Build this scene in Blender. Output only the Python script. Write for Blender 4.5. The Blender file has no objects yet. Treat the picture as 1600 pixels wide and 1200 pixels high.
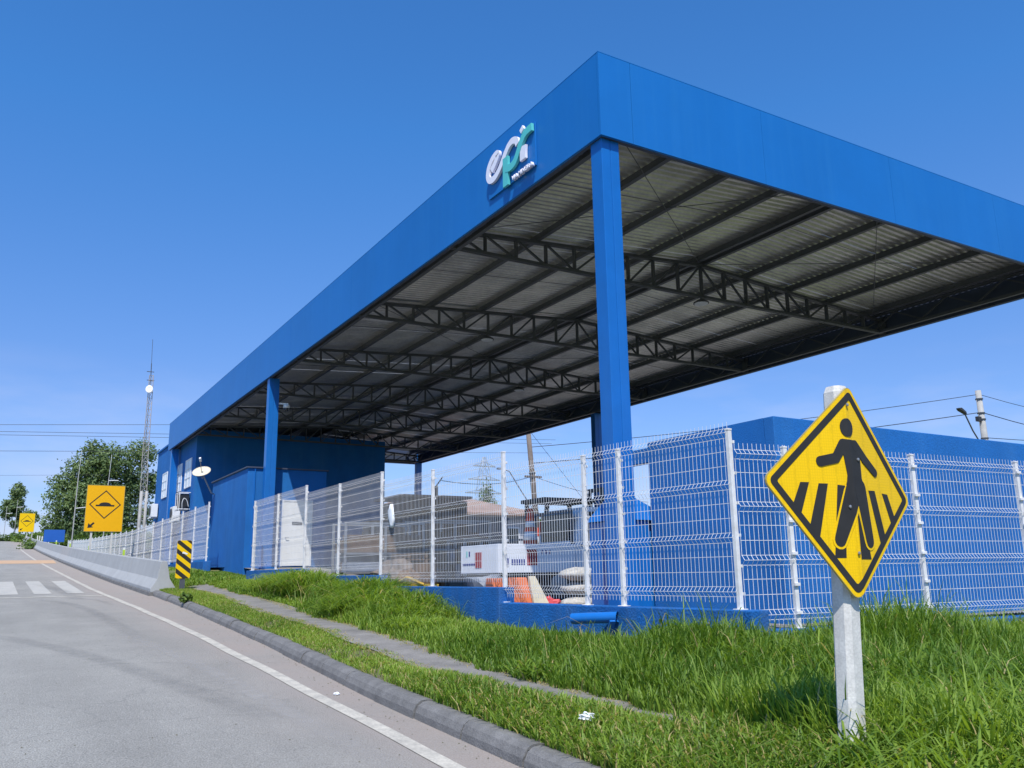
import bpy, bmesh, math, random
import numpy as np
from mathutils import Vector, Matrix
random.seed(7); RNG = np.random.default_rng(11)
SC = bpy.context.scene
COL = SC.collection
R = math.radians

# ------------------------------------------------------------------ camera
CX, CY, EYE = -7.966, -10.273, 1.6
cam_d = bpy.data.cameras.new('camera'); cam = bpy.data.objects.new('camera', cam_d); COL.objects.link(cam)
cam_d.sensor_fit = 'HORIZONTAL'; cam_d.sensor_width = 36.0
cam_d.lens = 36.0 * 1337.8 / 1600.0
cam_d.clip_start = 0.05; cam_d.clip_end = 6000
_yaw, _pit, _rol = R(30.988), R(12.503), R(-0.8963)
_f0 = Vector((math.sin(_yaw), math.cos(_yaw), 0)); _r0 = Vector((math.cos(_yaw), -math.sin(_yaw), 0)); _u0 = Vector((0, 0, 1))
_fw = _f0 * math.cos(_pit) + _u0 * math.sin(_pit); _up = -_f0 * math.sin(_pit) + _u0 * math.cos(_pit)
_r = _r0 * math.cos(_rol) + _up * math.sin(_rol); _u = -_r0 * math.sin(_rol) + _up * math.cos(_rol)
cam.matrix_world = Matrix(((_r.x, _u.x, -_fw.x, CX), (_r.y, _u.y, -_fw.y, CY), (_r.z, _u.z, -_fw.z, EYE), (0, 0, 0, 1)))
SC.camera = cam

# ------------------------------------------------------------------ sun and sky
LDIR = Vector((1.0, 1.6, -3.0)).normalized()          # the way the light travels
SUN_EL = math.asin(-LDIR.z); SUN_AZ = math.atan2(-LDIR.x, -LDIR.y)
world = bpy.data.worlds.new('World'); SC.world = world; world.use_nodes = True
wn = world.node_tree; wn.nodes.clear()
_sky = wn.nodes.new('ShaderNodeTexSky'); _sky.sky_type = 'NISHITA'; _sky.sun_disc = False
_sky.sun_elevation = SUN_EL; _sky.sun_rotation = SUN_AZ
_sky.altitude = 0; _sky.air_density = 1.0; _sky.dust_density = 0.6; _sky.ozone_density = 2.6
_tc = wn.nodes.new('ShaderNodeTexCoord')
_sep = wn.nodes.new('ShaderNodeSeparateXYZ'); wn.links.new(_tc.outputs['Generated'], _sep.inputs[0])
_map = wn.nodes.new('ShaderNodeMapping'); _map.inputs['Scale'].default_value = (3.0, 3.0, 11.0)
wn.links.new(_tc.outputs['Generated'], _map.inputs[0])
_cn = wn.nodes.new('ShaderNodeTexNoise'); _cn.inputs['Scale'].default_value = 1.6; _cn.inputs['Detail'].default_value = 7; _cn.inputs['Roughness'].default_value = .55
wn.links.new(_map.outputs[0], _cn.inputs['Vector'])
_cr = wn.nodes.new('ShaderNodeMapRange'); _cr.inputs[1].default_value = .44; _cr.inputs[2].default_value = .72; _cr.inputs[4].default_value = .75
wn.links.new(_cn.outputs['Fac'], _cr.inputs[0])
_hr = wn.nodes.new('ShaderNodeMapRange'); _hr.inputs[1].default_value = .03; _hr.inputs[2].default_value = .24; _hr.inputs[3].default_value = 1; _hr.inputs[4].default_value = 0
wn.links.new(_sep.outputs[2], _hr.inputs[0])
_cm = wn.nodes.new('ShaderNodeMath'); _cm.operation = 'MULTIPLY'; wn.links.new(_cr.outputs[0], _cm.inputs[0]); wn.links.new(_hr.outputs[0], _cm.inputs[1])
_tint = wn.nodes.new('ShaderNodeMixRGB'); _tint.blend_type = 'MULTIPLY'; _tint.inputs[0].default_value = 1
_tr = wn.nodes.new('ShaderNodeValToRGB'); _e = _tr.color_ramp.elements      # deep clear-sky blue, only a function of elevation
_e[0].position = .02; _e[0].color = (.78, .86, 1.22, 1); _e[1].position = 1.0; _e[1].color = (.40, .98, 1.6, 1)
for _p, _c in ((.22, (.69, .915, 1.32, 1)), (.48, (.45, 1.07, 1.64, 1))): _x = _e.new(_p); _x.color = _c
wn.links.new(_sep.outputs[2], _tr.inputs[0]); wn.links.new(_tr.outputs[0], _tint.inputs[2])
wn.links.new(_sky.outputs[0], _tint.inputs[1])
_mix = wn.nodes.new('ShaderNodeMixRGB'); wn.links.new(_cm.outputs[0], _mix.inputs[0]); wn.links.new(_tint.outputs[0], _mix.inputs[1])
_mix.inputs[2].default_value = (5.6, 5.9, 7.6, 1)
_bg = wn.nodes.new('ShaderNodeBackground'); _bg.inputs[1].default_value = 0.10
wn.links.new(_mix.outputs[0], _bg.inputs[0])
_wo = wn.nodes.new('ShaderNodeOutputWorld'); wn.links.new(_bg.outputs[0], _wo.inputs[0])
sun_d = bpy.data.lights.new('sun', 'SUN'); sun_d.energy = 4.3; sun_d.angle = R(0.5); sun_d.color = (1.0, 0.955, 0.89)
sun = bpy.data.objects.new('sun', sun_d); COL.objects.link(sun); sun.location = (-20, -30, 60)
sun.rotation_euler = LDIR.to_track_quat('-Z', 'Y').to_euler()
SC.view_settings.view_transform = 'Standard'; SC.view_settings.look = 'None'
SC.view_settings.exposure = 0.35; SC.view_settings.gamma = 1.0; SC.view_settings.use_curve_mapping = False
SC.cycles.max_bounces = 8; SC.cycles.transparent_max_bounces = 12

# ------------------------------------------------------------------ helpers
class MB:
    def __init__(s): s.v = []; s.f = []
    def add(s, vs, fs):
        o = len(s.v); s.v += [tuple(map(float, p)) for p in vs]; s.f += [tuple(i + o for i in q) for q in fs]; return s
    def box(s, x0, x1, y0, y1, z0, z1):
        return s.add([(x0, y0, z0), (x1, y0, z0), (x1, y1, z0), (x0, y1, z0), (x0, y0, z1), (x1, y0, z1), (x1, y1, z1), (x0, y1, z1)],
                     [(0, 3, 2, 1), (4, 5, 6, 7), (0, 1, 5, 4), (1, 2, 6, 5), (2, 3, 7, 6), (3, 0, 4, 7)])
    def bar(s, p, q, w, h=None, up=(0, 0, 1)):
        h = h or w; p = Vector(p); q = Vector(q); d = (q - p).normalized(); up = Vector(up)
        a = d.cross(up)
        if a.length < 1e-4: a = d.cross(Vector((1, 0, 0)))
        a.normalize(); b = a.cross(d).normalized(); a = a * w / 2; b = b * h / 2
        vs = [p - a - b, p + a - b, p + a + b, p - a + b, q - a - b, q + a - b, q + a + b, q - a + b]
        return s.add(vs, [(0, 3, 2, 1), (4, 5, 6, 7), (0, 1, 5, 4), (1, 2, 6, 5), (2, 3, 7, 6), (3, 0, 4, 7)])
    def tube(s, pts, r, n=8, cap=True):
        pts = [Vector(p) for p in pts]; rs = r if isinstance(r, (list, tuple)) else [r] * len(pts)
        vs = []; fs = []; ref = None
        for i, p in enumerate(pts):
            d = (pts[min(i + 1, len(pts) - 1)] - pts[max(i - 1, 0)]).normalized()
            if ref is None:
                ref = d.cross(Vector((0, 0, 1)))
                if ref.length < 1e-3: ref = Vector((1, 0, 0))
            a = (ref - d * ref.dot(d)).normalized(); ref = a; b = d.cross(a)
            for k in range(n):
                t = 2 * math.pi * k / n; vs.append(p + (a * math.cos(t) + b * math.sin(t)) * rs[i])
        for i in range(len(pts) - 1):
            for k in range(n): fs.append((i * n + k, i * n + (k + 1) % n, (i + 1) * n + (k + 1) % n, (i + 1) * n + k))
        if cap: fs.append(tuple(range(n - 1, -1, -1))); fs.append(tuple((len(pts) - 1) * n + k for k in range(n)))
        return s.add(vs, fs)
    def lathe(s, prof, n=16, c=(0, 0, 0)):
        vs = []; fs = []
        for (r, z) in prof:
            for k in range(n):
                t = 2 * math.pi * k / n; vs.append((c[0] + r * math.cos(t), c[1] + r * math.sin(t), c[2] + z))
        for i in range(len(prof) - 1):
            for k in range(n): fs.append((i * n + k, i * n + (k + 1) % n, (i + 1) * n + (k + 1) % n, (i + 1) * n + k))
        fs.append(tuple(range(n - 1, -1, -1))); fs.append(tuple((len(prof) - 1) * n + k for k in range(n)))
        return s.add(vs, fs)
    def prism(s, poly, fr, t0, t1):
        """poly of (u,v), fr(u,v,t)->xyz"""
        n = len(poly); vs = [fr(u, v, t0) for u, v in poly] + [fr(u, v, t1) for u, v in poly]
        fs = [tuple(range(n - 1, -1, -1)), tuple(range(n, 2 * n))] + [(i, (i + 1) % n, n + (i + 1) % n, n + i) for i in range(n)]
        return s.add(vs, fs)
    def loft(s, rings, closed=True, cap=True):
        n = len(rings[0]); vs = [p for r_ in rings for p in r_]; fs = []
        for i in range(len(rings) - 1):
            for k in range(n if closed else n - 1):
                fs.append((i * n + k, i * n + (k + 1) % n, (i + 1) * n + (k + 1) % n, (i + 1) * n + k))
        if cap: fs.append(tuple(range(n - 1, -1, -1))); fs.append(tuple((len(rings) - 1) * n + k for k in range(n)))
        return s.add(vs, fs)
    def build(s, name, mat, parent=None, smooth=False, bevel=0, origin=None, raw=False, **tags):
        me = bpy.data.meshes.new(name); o = Vector((0, 0, 0))
        if parent is not None and not raw:
            p = parent
            while p is not None: o = o + p.location; p = p.parent
        loc = Vector((0, 0, 0))
        if origin is not None: loc = Vector(origin) - o; o = Vector(origin)
        me.from_pydata([(a - o.x, b - o.y, c - o.z) for a, b, c in s.v], [], s.f); me.update()
        bm = bmesh.new(); bm.from_mesh(me)
        bmesh.ops.recalc_face_normals(bm, faces=bm.faces)
        if bevel: bmesh.ops.bevel(bm, geom=[e for e in bm.edges if e.is_manifold and e.calc_face_angle(0) > .5], offset=bevel, segments=2, profile=.6, affect='EDGES', clamp_overlap=True)
        bm.to_mesh(me); bm.free()
        me.materials.append(mat)
        if smooth: me.polygons.foreach_set('use_smooth', [True] * len(me.polygons))
        ob = bpy.data.objects.new(name, me); COL.objects.link(ob); ob.parent = parent; ob.location = loc
        for k, v in tags.items(): ob[k] = v
        return ob

def thing(name, label, cat, loc=(0, 0, 0), group=None, rz=0):
    o = bpy.data.objects.new(name, None); COL.objects.link(o); o.location = loc; o.rotation_euler = (0, 0, rz); o.empty_display_size = .2
    o['label'] = label; o['category'] = cat
    if group: o['group'] = group
    return o
def inst(src, name, parent, loc=(0, 0, 0), rz=0, sc=None):
    """another object sharing src's mesh"""
    o = bpy.data.objects.new(name, src.data); COL.objects.link(o); o.parent = parent; o.location = loc; o.rotation_euler = (0, 0, rz)
    if sc: o.scale = sc
    return o
def copy_tree(o, parent=None):
    c = o.copy(); COL.objects.link(c); c.parent = parent
    for ch in list(o.children): copy_tree(ch, c)
    return c
def mesh_np(name, V, F4, mat, tint=None, parent=None, **tags):
    """quads/tris arrays -> object. F4: (n,4) quads and/or list of (array)"""
    me = bpy.data.meshes.new(name); V = np.asarray(V, np.float32)
    me.vertices.add(len(V)); me.vertices.foreach_set('co', V.ravel())
    idx = np.concatenate([f.ravel() for f in F4]).astype(np.int32)
    tot = np.concatenate([np.full(len(f), f.shape[1]) for f in F4]).astype(np.int32)
    me.loops.add(len(idx)); me.loops.foreach_set('vertex_index', idx)
    me.polygons.add(len(tot)); me.polygons.foreach_set('loop_start', np.concatenate([[0], np.cumsum(tot)[:-1]]).astype(np.int32))
    me.polygons.foreach_set('loop_total', tot); me.update(calc_edges=True)
    if tint is not None:
        a = me.attributes.new('tint', 'FLOAT', 'POINT'); a.data.foreach_set('value', np.asarray(tint, np.float32))
    me.materials.append(mat); ob = bpy.data.objects.new(name, me); COL.objects.link(ob); ob.parent = parent
    for k, v in tags.items(): ob[k] = v
    return ob
def spline(pts, n=8):
    P = [Vector((*p, 0)) if len(p) == 2 else Vector(p) for p in pts]; out = []
    for i in range(len(P) - 1):
        a, b, c, d = P[max(i - 1, 0)], P[i], P[i + 1], P[min(i + 2, len(P) - 1)]
        for k in range(n):
            t = k / n; out.append(.5 * ((2 * b) + (c - a) * t + (2 * a - 5 * b + 4 * c - d) * t * t + (3 * b - a - 3 * c + d) * t ** 3))
    out.append(P[-1]); return out

# ------------------------------------------------------------------ materials
def mat(name, c, rough=.7, metal=0, var=.12, scale=1.5, bump=0, bscale=60, spec=.5, c2=None, tint=False, fine=0, fscale=80):
    m = bpy.data.materials.new(name); m.use_nodes = True; nt = m.node_tree; n = nt.nodes; l = nt.links
    b = n['Principled BSDF']; b.inputs['Roughness'].default_value = rough; b.inputs['Metallic'].default_value = metal
    b.inputs['Specular IOR Level'].default_value = spec
    geo = n.new('ShaderNodeNewGeometry')
    no = n.new('ShaderNodeTexNoise'); no.inputs['Scale'].default_value = scale; no.inputs['Detail'].default_value = 6; no.inputs['Roughness'].default_value = .65
    l.new(geo.outputs['Position'], no.inputs['Vector'])
    mr = n.new('ShaderNodeMapRange'); mr.inputs[1].default_value = .3; mr.inputs[2].default_value = .7; l.new(no.outputs['Fac'], mr.inputs[0])
    mx = n.new('ShaderNodeMixRGB'); l.new(mr.outputs[0], mx.inputs[0])
    d = c2 or tuple(x * (1 - var) for x in c); e = c if c2 else tuple(min(x * (1 + var), .95) for x in c)
    mx.inputs[1].default_value = (*d, 1); mx.inputs[2].default_value = (*e, 1); out = mx.outputs[0]
    if fine:
        f = n.new('ShaderNodeTexNoise'); f.inputs['Scale'].default_value = fscale; f.inputs['Detail'].default_value = 3; l.new(geo.outputs['Position'], f.inputs['Vector'])
        fr = n.new('ShaderNodeMapRange'); fr.inputs[1].default_value = .3; fr.inputs[2].default_value = .7; fr.inputs[3].default_value = 1 - fine; fr.inputs[4].default_value = 1 + fine
        l.new(f.outputs['Fac'], fr.inputs[0]); vm = n.new('ShaderNodeVectorMath'); vm.operation = 'SCALE'; l.new(out, vm.inputs[0]); l.new(fr.outputs[0], vm.inputs['Scale']); out = vm.outputs[0]
    l.new(out, b.inputs['Base Color'])
    if bump:
        bn = n.new('ShaderNodeTexNoise'); bn.inputs['Scale'].default_value = bscale; bn.inputs['Detail'].default_value = 4; l.new(geo.outputs['Position'], bn.inputs['Vector'])
        bp = n.new('ShaderNodeBump'); bp.inputs['Strength'].default_value = bump; bp.inputs['Distance'].default_value = .02; l.new(bn.outputs['Fac'], bp.inputs['Height']); l.new(bp.outputs[0], b.inputs['Normal'])
    return m
def streaky(m, amt=.18, sx=1.3, dark=(.5, .55, .6)):
    """vertical rain streaks and dirt on painted walls"""
    nt = m.node_tree; n = nt.nodes; l = nt.links; b = n['Principled BSDF']; src = b.inputs['Base Color'].links[0].from_socket
    geo = n.new('ShaderNodeNewGeometry'); mp = n.new('ShaderNodeMapping'); mp.inputs['Scale'].default_value = (sx * 4, sx * 4, .18); l.new(geo.outputs['Position'], mp.inputs[0])
    no = n.new('ShaderNodeTexNoise'); no.inputs['Scale'].default_value = 1.0; no.inputs['Detail'].default_value = 6; l.new(mp.outputs[0], no.inputs['Vector'])
    mr = n.new('ShaderNodeMapRange'); mr.inputs[1].default_value = .48; mr.inputs[2].default_value = .75; mr.inputs[4].default_value = amt; l.new(no.outputs['Fac'], mr.inputs[0])
    mx = n.new('ShaderNodeMixRGB'); l.new(mr.outputs[0], mx.inputs[0]); l.new(src, mx.inputs[1]); mx.inputs[2].default_value = (*dark, 1)
    l.new(mx.outputs[0], b.inputs['Base Color']); return m
def leafmat(name, dark, light, dry=None, trans=.35):
    m = bpy.data.materials.new(name); m.use_nodes = True; nt = m.node_tree; n = nt.nodes; l = nt.links; n.clear()
    at = n.new('ShaderNodeAttribute'); at.attribute_name = 'tint'
    cr = n.new('ShaderNodeValToRGB'); e = cr.color_ramp.elements; e[0].position = 0; e[0].color = (*dark, 1); e[1].position = .9; e[1].color = (*light, 1)
    if dry: x = e.new(1.0); x.color = (*dry, 1)
    l.new(at.outputs['Fac'], cr.inputs[0])
    d = n.new('ShaderNodeBsdfPrincipled'); d.inputs['Roughness'].default_value = .5; d.inputs['Specular IOR Level'].default_value = .35; l.new(cr.outputs[0], d.inputs['Base Color'])
    t = n.new('ShaderNodeBsdfTranslucent'); hs = n.new('ShaderNodeMixRGB'); hs.blend_type = 'MULTIPLY'; hs.inputs[0].default_value = 1; hs.inputs[2].default_value = (1.3, 1.25, .6, 1)
    l.new(cr.outputs[0], hs.inputs[1]); l.new(hs.outputs[0], t.inputs['Color'])
    mx = n.new('ShaderNodeMixShader'); mx.inputs[0].default_value = trans; l.new(d.outputs[0], mx.inputs[1]); l.new(t.outputs[0], mx.inputs[2])
    o = n.new('ShaderNodeOutputMaterial'); l.new(mx.outputs[0], o.inputs[0]); return m

M = {}
M['blue_panel'] = streaky(mat('blue_painted_sheet', (.0075, .140, .44), .40, 0, .07, .35, spec=.4, bump=.10, bscale=1.1), .16, 1.3, (.03, .205, .50))
M['blue_column'] = streaky(mat('blue_gloss_paint', (.0065, .13, .44), .32, 0, .06, 2, spec=.5), .06, 2, (.06, .22, .5))
M['blue_wall'] = streaky(mat('blue_rendered_wall', (.011, .130, .40), .85, 0, .13, .9, bump=.38, bscale=60, spec=.3, fine=.14, fscale=60), .35, .6, (.045, .185, .43))
M['blue_plinth'] = streaky(mat('blue_plinth_paint', (.009, .110, .35), .85, 0, .2, 2.0, bump=.7, bscale=38, spec=.3, fine=.16, fscale=40), .40, 1.1, (.075, .14, .27))
M['white_metal'] = mat('white_powder_coat', (.74, .73, .72), .5, 0, .10, 3, spec=.4)
M['white_post'] = mat('white_post_paint', (.78, .77, .76), .5, 0, .10, 9, c2=(.60, .58, .56))
M['steel_dark'] = mat('dark_painted_steel', (.085, .09, .10), .5, .2, .15, 4)
M['galv'] = mat('galvanised_sheet', (.72, .70, .65), .34, .6, .2, 1.0, c2=(.46, .45, .43), fine=.08, fscale=12)
M['fascia_back'] = mat('fascia_inner_face', (.045, .06, .10), .6, 0, .1, 2)
M['teal'] = mat('teal_acrylic', (.10, .52, .50), .35, 0, .03, 2)
M['letter_white'] = mat('white_acrylic', (.80, .78, .86), .35, 0, .03, 2)
M['concrete'] = streaky(mat('barrier_concrete', (.33, .335, .33), .9, 0, .10, 1.3, bump=.25, bscale=70, fine=.06), .3, .9, (.26, .265, .265))
M['kerb'] = mat('dark_kerb_concrete', (.15, .145, .138), .9, 0, .28, 4, bump=.5, bscale=60, fine=.2, fscale=90)
M['path'] = mat('worn_path_concrete', (.185, .172, .155), .95, 0, .25, 2.2, bump=.4, bscale=50, fine=.18, fscale=60)
M['soil'] = mat('verge_soil', (.10, .105, .045), 1, 0, .35, 3, bump=.8, bscale=20, c2=(.13, .10, .06))
M['ground'] = mat('far_grassland', (.095, .13, .035), 1, 0, .3, .15, c2=(.15, .15, .06), fine=.25, fscale=1.5)
M['yard'] = mat('yard_concrete', (.19, .175, .155), .9, 0, .2, .8, fine=.12)
M['yellow_film'] = mat('yellow_reflective_film', (.86, .53, .004), .45, 0, .04, 5, spec=.2)
M['amber_film'] = mat('amber_reflective_film', (.84, .42, .006), .45, 0, .03, 5, spec=.2)
M['black_film'] = mat('black_sign_film', (.030, .029, .028), .55, 0, .15, 8, spec=.2)
M['sign_back'] = mat('sign_aluminium_edge', (.42, .33, .10), .5, .2, .2, 8)
M['post_concrete'] = streaky(mat('pale_post_concrete', (.58, .56, .52), .9, 0, .14, 9, bump=.12, bscale=90, fine=.10, fscale=70), .35, 3, (.36, .34, .31))
M['lane_white'] = mat('worn_white_road_paint', (.52, .48, .40), .85, 0, .12, 5, c2=(.31, .29, .25), fine=.16, fscale=45)
M['crosswalk'] = mat('faded_crosswalk_paint', (.45, .425, .37), .85, 0, .15, 3, c2=(.33, .32, .29), fine=.16, fscale=45)
M['hump_yellow'] = mat('worn_orange_road_paint', (.56, .33, .16), .85, 0, .15, 5, c2=(.38, .28, .20))
M['gutter'] = mat('dusty_gutter', (.30, .265, .24), .95, 0, .12, 2.5, bump=.2, bscale=90, fine=.12, fscale=110)
M['glass_pane'] = mat('frosted_window_pane', (.74, .78, .80), .3, 0, .06, 3, spec=.5)
M['window_white'] = mat('white_window_frame', (.75, .76, .78), .5, 0, .05, 3)
M['white_plastic'] = mat('white_plastic', (.76, .76, .74), .5, 0, .06, 4)
M['black_plastic'] = mat('black_plastic', (.018, .02, .024), .5, 0, .2, 4)
M['door_white'] = mat('white_door_paint', (.80, .80, .78), .5, 0, .04, 2)
M['orange'] = mat('faded_orange_plastic', (.62, .17, .07), .6, 0, .15, 3)
M['cream'] = mat('cream_board', (.62, .56, .42), .8, 0, .12, 6)
M['cone_red'] = mat('red_orange_rubber', (.58, .075, .035), .6, 0, .12, 5)
M['reflect'] = mat('silver_reflective_band', (.62, .64, .66), .4, .2, .08, 5)
M['rubber'] = mat('tyre_rubber', (.018, .018, .018), .8, 0, .2, 6)
M['glass_dark'] = mat('dark_car_glass', (.012, .015, .02), .08, 0, .1, 2, spec=.8)
M['truck_white'] = mat('white_vehicle_paint', (.74, .76, .80), .3, 0, .05, 2)
M['navy'] = mat('navy_lettering', (.02, .035, .22), .5)
M['tail_red'] = mat('red_panel', (.32, .025, .03), .4)
M['wood'] = mat('weathered_planks', (.17, .105, .055), .9, 0, .35, 3, bump=.4, bscale=30, c2=(.085, .055, .035))
M['wood_grey'] = mat('grey_pole_wood', (.16, .13, .11), .9, 0, .25, 4, bump=.4, bscale=20)
M['roof_brown'] = mat('brown_roof_tiles', (.31, .215, .17), .85, 0, .18, 1.5, bump=.3, bscale=9)
M['house_grey'] = mat('grey_house_wall', (.40, .41, .44), .85, 0, .12, 1)
M['container'] = mat('grey_container', (.17, .19, .23), .6, .1, .12, 1.5)
M['galv_tube'] = mat('galvanised_tube', (.34, .34, .34), .4, .6, .12, 6)
M['sack'] = mat('white_woven_sack', (.42, .40, .36), .85, 0, .3, 12, bump=.5, bscale=40)
M['pink'] = mat('red_pink_plastic', (.62, .09, .10), .5, 0, .15, 12)
M['hose'] = mat('yellow_hose', (.68, .42, .06), .5, 0, .1, 6)
M['bag'] = mat('white_plastic_bag', (.74, .75, .76), .45, 0, .1, 9)
M['bark'] = mat('tree_bark', (.13, .10, .075), .95, 0, .3, 3, bump=.5, bscale=14)
M['bark_pale'] = mat('pale_tree_bark', (.42, .39, .35), .9, 0, .2, 3)
M['pole_grey'] = mat('grey_pole_concrete', (.36, .35, .33), .9, 0, .15, 3)
M['wire'] = mat('black_cable', (.03, .03, .035), .6)
M['pylon'] = mat('grey_lattice_steel', (.34, .36, .38), .5, .4, .1, 3)
M['tower_pale'] = mat('pale_lattice_steel', (.52, .50, .46), .5, .2, .25, .4, c2=(.40, .30, .24))
M['blue_board'] = mat('blue_board', (.012, .10, .40), .5, 0, .05, 2)
M['green_band'] = mat('lime_reflective_band', (.45, .62, .06), .4)
M['grass'] = leafmat('grass_blades', (.075, .165, .016), (.29, .41, .058), (.46, .38, .16), .45)
M['leaf'] = leafmat('tree_leaves', (.055, .100, .040), (.190, .260, .095), None, .35)  # lightened so the leaf colour carries the distance haze
M['leaf_pale'] = leafmat('pale_leaves', (.06, .10, .04), (.18, .24, .09), None, .3)
M['leaf_bright'] = leafmat('bright_shrub_leaves', (.05, .10, .016), (.17, .25, .045), None, .35)

def hexfilm(m):
    nt = m.node_tree; n = nt.nodes; l = nt.links; b = n['Principled BSDF']; src = b.inputs['Base Color'].links[0].from_socket
    geo = n.new('ShaderNodeNewGeometry'); wv = n.new('ShaderNodeTexVoronoi'); wv.feature = 'DISTANCE_TO_EDGE'; wv.inputs['Scale'].default_value = 55; wv.inputs['Randomness'].default_value = .15; l.new(geo.outputs['Position'], wv.inputs['Vector'])
    mr = n.new('ShaderNodeMapRange'); mr.inputs[1].default_value = .02; mr.inputs[2].default_value = .12; mr.inputs[3].default_value = .86; mr.inputs[4].default_value = 1; l.new(wv.outputs['Distance'], mr.inputs[0])
    vm = n.new('ShaderNodeVectorMath'); vm.operation = 'SCALE'; l.new(src, vm.inputs[0]); l.new(mr.outputs[0], vm.inputs['Scale']); l.new(vm.outputs[0], b.inputs['Base Color'])
hexfilm(M['yellow_film'])
def asphalt():
    m = mat('old_grey_asphalt', (.272, .262, .234), .9, 0, .12, .55, bump=.9, bscale=75, fine=.36, fscale=75)
    nt = m.node_tree; n = nt.nodes; l = nt.links; b = n['Principled BSDF']; src = b.inputs['Base Color'].links[0].from_socket
    geo = n.new('ShaderNodeNewGeometry')
    mp = n.new('ShaderNodeMapping'); mp.inputs['Scale'].default_value = (.9, .12, 1); l.new(geo.outputs['Position'], mp.inputs[0])
    no = n.new('ShaderNodeTexNoise'); no.inputs['Scale'].default_value = 1.3; no.inputs['Detail'].default_value = 5; l.new(mp.outputs[0], no.inputs['Vector'])
    mr = n.new('ShaderNodeMapRange'); mr.inputs[1].default_value = .35; mr.inputs[2].default_value = .7; mr.inputs[3].default_value = .90; mr.inputs[4].default_value = 1.08; l.new(no.outputs['Fac'], mr.inputs[0])
    vm = n.new('ShaderNodeVectorMath'); vm.operation = 'SCALE'; l.new(src, vm.inputs[0]); l.new(mr.outputs[0], vm.inputs['Scale'])
    vo = n.new('ShaderNodeTexVoronoi'); vo.inputs['Scale'].default_value = 1.7; l.new(geo.outputs['Position'], vo.inputs['Vector'])   # tar spots
    r2 = n.new('ShaderNodeMapRange'); r2.inputs[1].default_value = .035; r2.inputs[2].default_value = .06; r2.inputs[3].default_value = .45; r2.inputs[4].default_value = 0; l.new(vo.outputs['Distance'], r2.inputs[0])
    mx = n.new('ShaderNodeMixRGB'); l.new(r2.outputs[0], mx.inputs[0]); l.new(vm.outputs[0], mx.inputs[1]); mx.inputs[2].default_value = (.12, .12, .12, 1)
    at = n.new('ShaderNodeAttribute'); at.attribute_name = 'tint'
    gn = n.new('ShaderNodeTexNoise'); gn.inputs['Scale'].default_value = 1.1; gn.inputs['Detail'].default_value = 7; l.new(geo.outputs['Position'], gn.inputs['Vector'])
    ga = n.new('ShaderNodeMapRange'); ga.inputs[1].default_value = .3; ga.inputs[2].default_value = .7; ga.inputs[3].default_value = .55; ga.inputs[4].default_value = 1.1; l.new(gn.outputs['Fac'], ga.inputs[0])
    gm = n.new('ShaderNodeMath'); gm.operation = 'MULTIPLY'; gm.use_clamp = True; l.new(at.outputs['Fac'], gm.inputs[0]); l.new(ga.outputs[0], gm.inputs[1])
    dn_ = n.new('ShaderNodeTexNoise'); dn_.inputs['Scale'].default_value = 70; dn_.inputs['Detail'].default_value = 4; l.new(geo.outputs['Position'], dn_.inputs['Vector'])
    dc_ = n.new('ShaderNodeMixRGB'); dc_.inputs[1].default_value = (.235, .195, .165, 1); dc_.inputs[2].default_value = (.37, .32, .28, 1); l.new(dn_.outputs['Fac'], dc_.inputs[0])
    gx = n.new('ShaderNodeMixRGB'); l.new(gm.outputs[0], gx.inputs[0]); l.new(mx.outputs[0], gx.inputs[1]); l.new(dc_.outputs[0], gx.inputs[2])
    v2 = n.new('ShaderNodeTexVoronoi'); v2.inputs['Scale'].default_value = 42; l.new(geo.outputs['Position'], v2.inputs['Vector'])     # pale aggregate showing through
    r3 = n.new('ShaderNodeMapRange'); r3.inputs[1].default_value = .12; r3.inputs[2].default_value = .3; r3.inputs[3].default_value = .30; r3.inputs[4].default_value = 0; l.new(v2.outputs['Distance'], r3.inputs[0])
    g4 = n.new('ShaderNodeMixRGB'); l.new(r3.outputs[0], g4.inputs[0]); l.new(gx.outputs[0], g4.inputs[1]); g4.inputs[2].default_value = (.40, .39, .37, 1)
    dv = n.new('ShaderNodeTexNoise'); dv.inputs['Scale'].default_value = 2.2; dv.inputs['Detail'].default_value = 5; l.new(geo.outputs['Position'], dv.inputs['Vector'])
    dm_ = n.new('ShaderNodeMixRGB'); dm_.inputs[0].default_value = .35; l.new(geo.outputs['Position'], dm_.inputs[1]); l.new(dv.outputs['Color'], dm_.inputs[2])
    v3 = n.new('ShaderNodeTexVoronoi'); v3.feature = 'DISTANCE_TO_EDGE'; v3.inputs['Scale'].default_value = .55; l.new(dm_.outputs[0], v3.inputs['Vector'])
    r5 = n.new('ShaderNodeMapRange'); r5.inputs[1].default_value = .0; r5.inputs[2].default_value = .006; r5.inputs[3].default_value = .5; r5.inputs[4].default_value = 0; l.new(v3.outputs['Distance'], r5.inputs[0])
    c5 = n.new('ShaderNodeMath'); c5.operation = 'MULTIPLY'; l.new(r5.outputs[0], c5.inputs[0]); l.new(gn.outputs['Fac'], c5.inputs[1])
    g6 = n.new('ShaderNodeMixRGB'); l.new(c5.outputs[0], g6.inputs[0]); l.new(g4.outputs[0], g6.inputs[1]); g6.inputs[2].default_value = (.10, .10, .095, 1)
    l.new(g6.outputs[0], b.inputs['Base Color']); return m
M['asphalt'] = asphalt()
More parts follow.
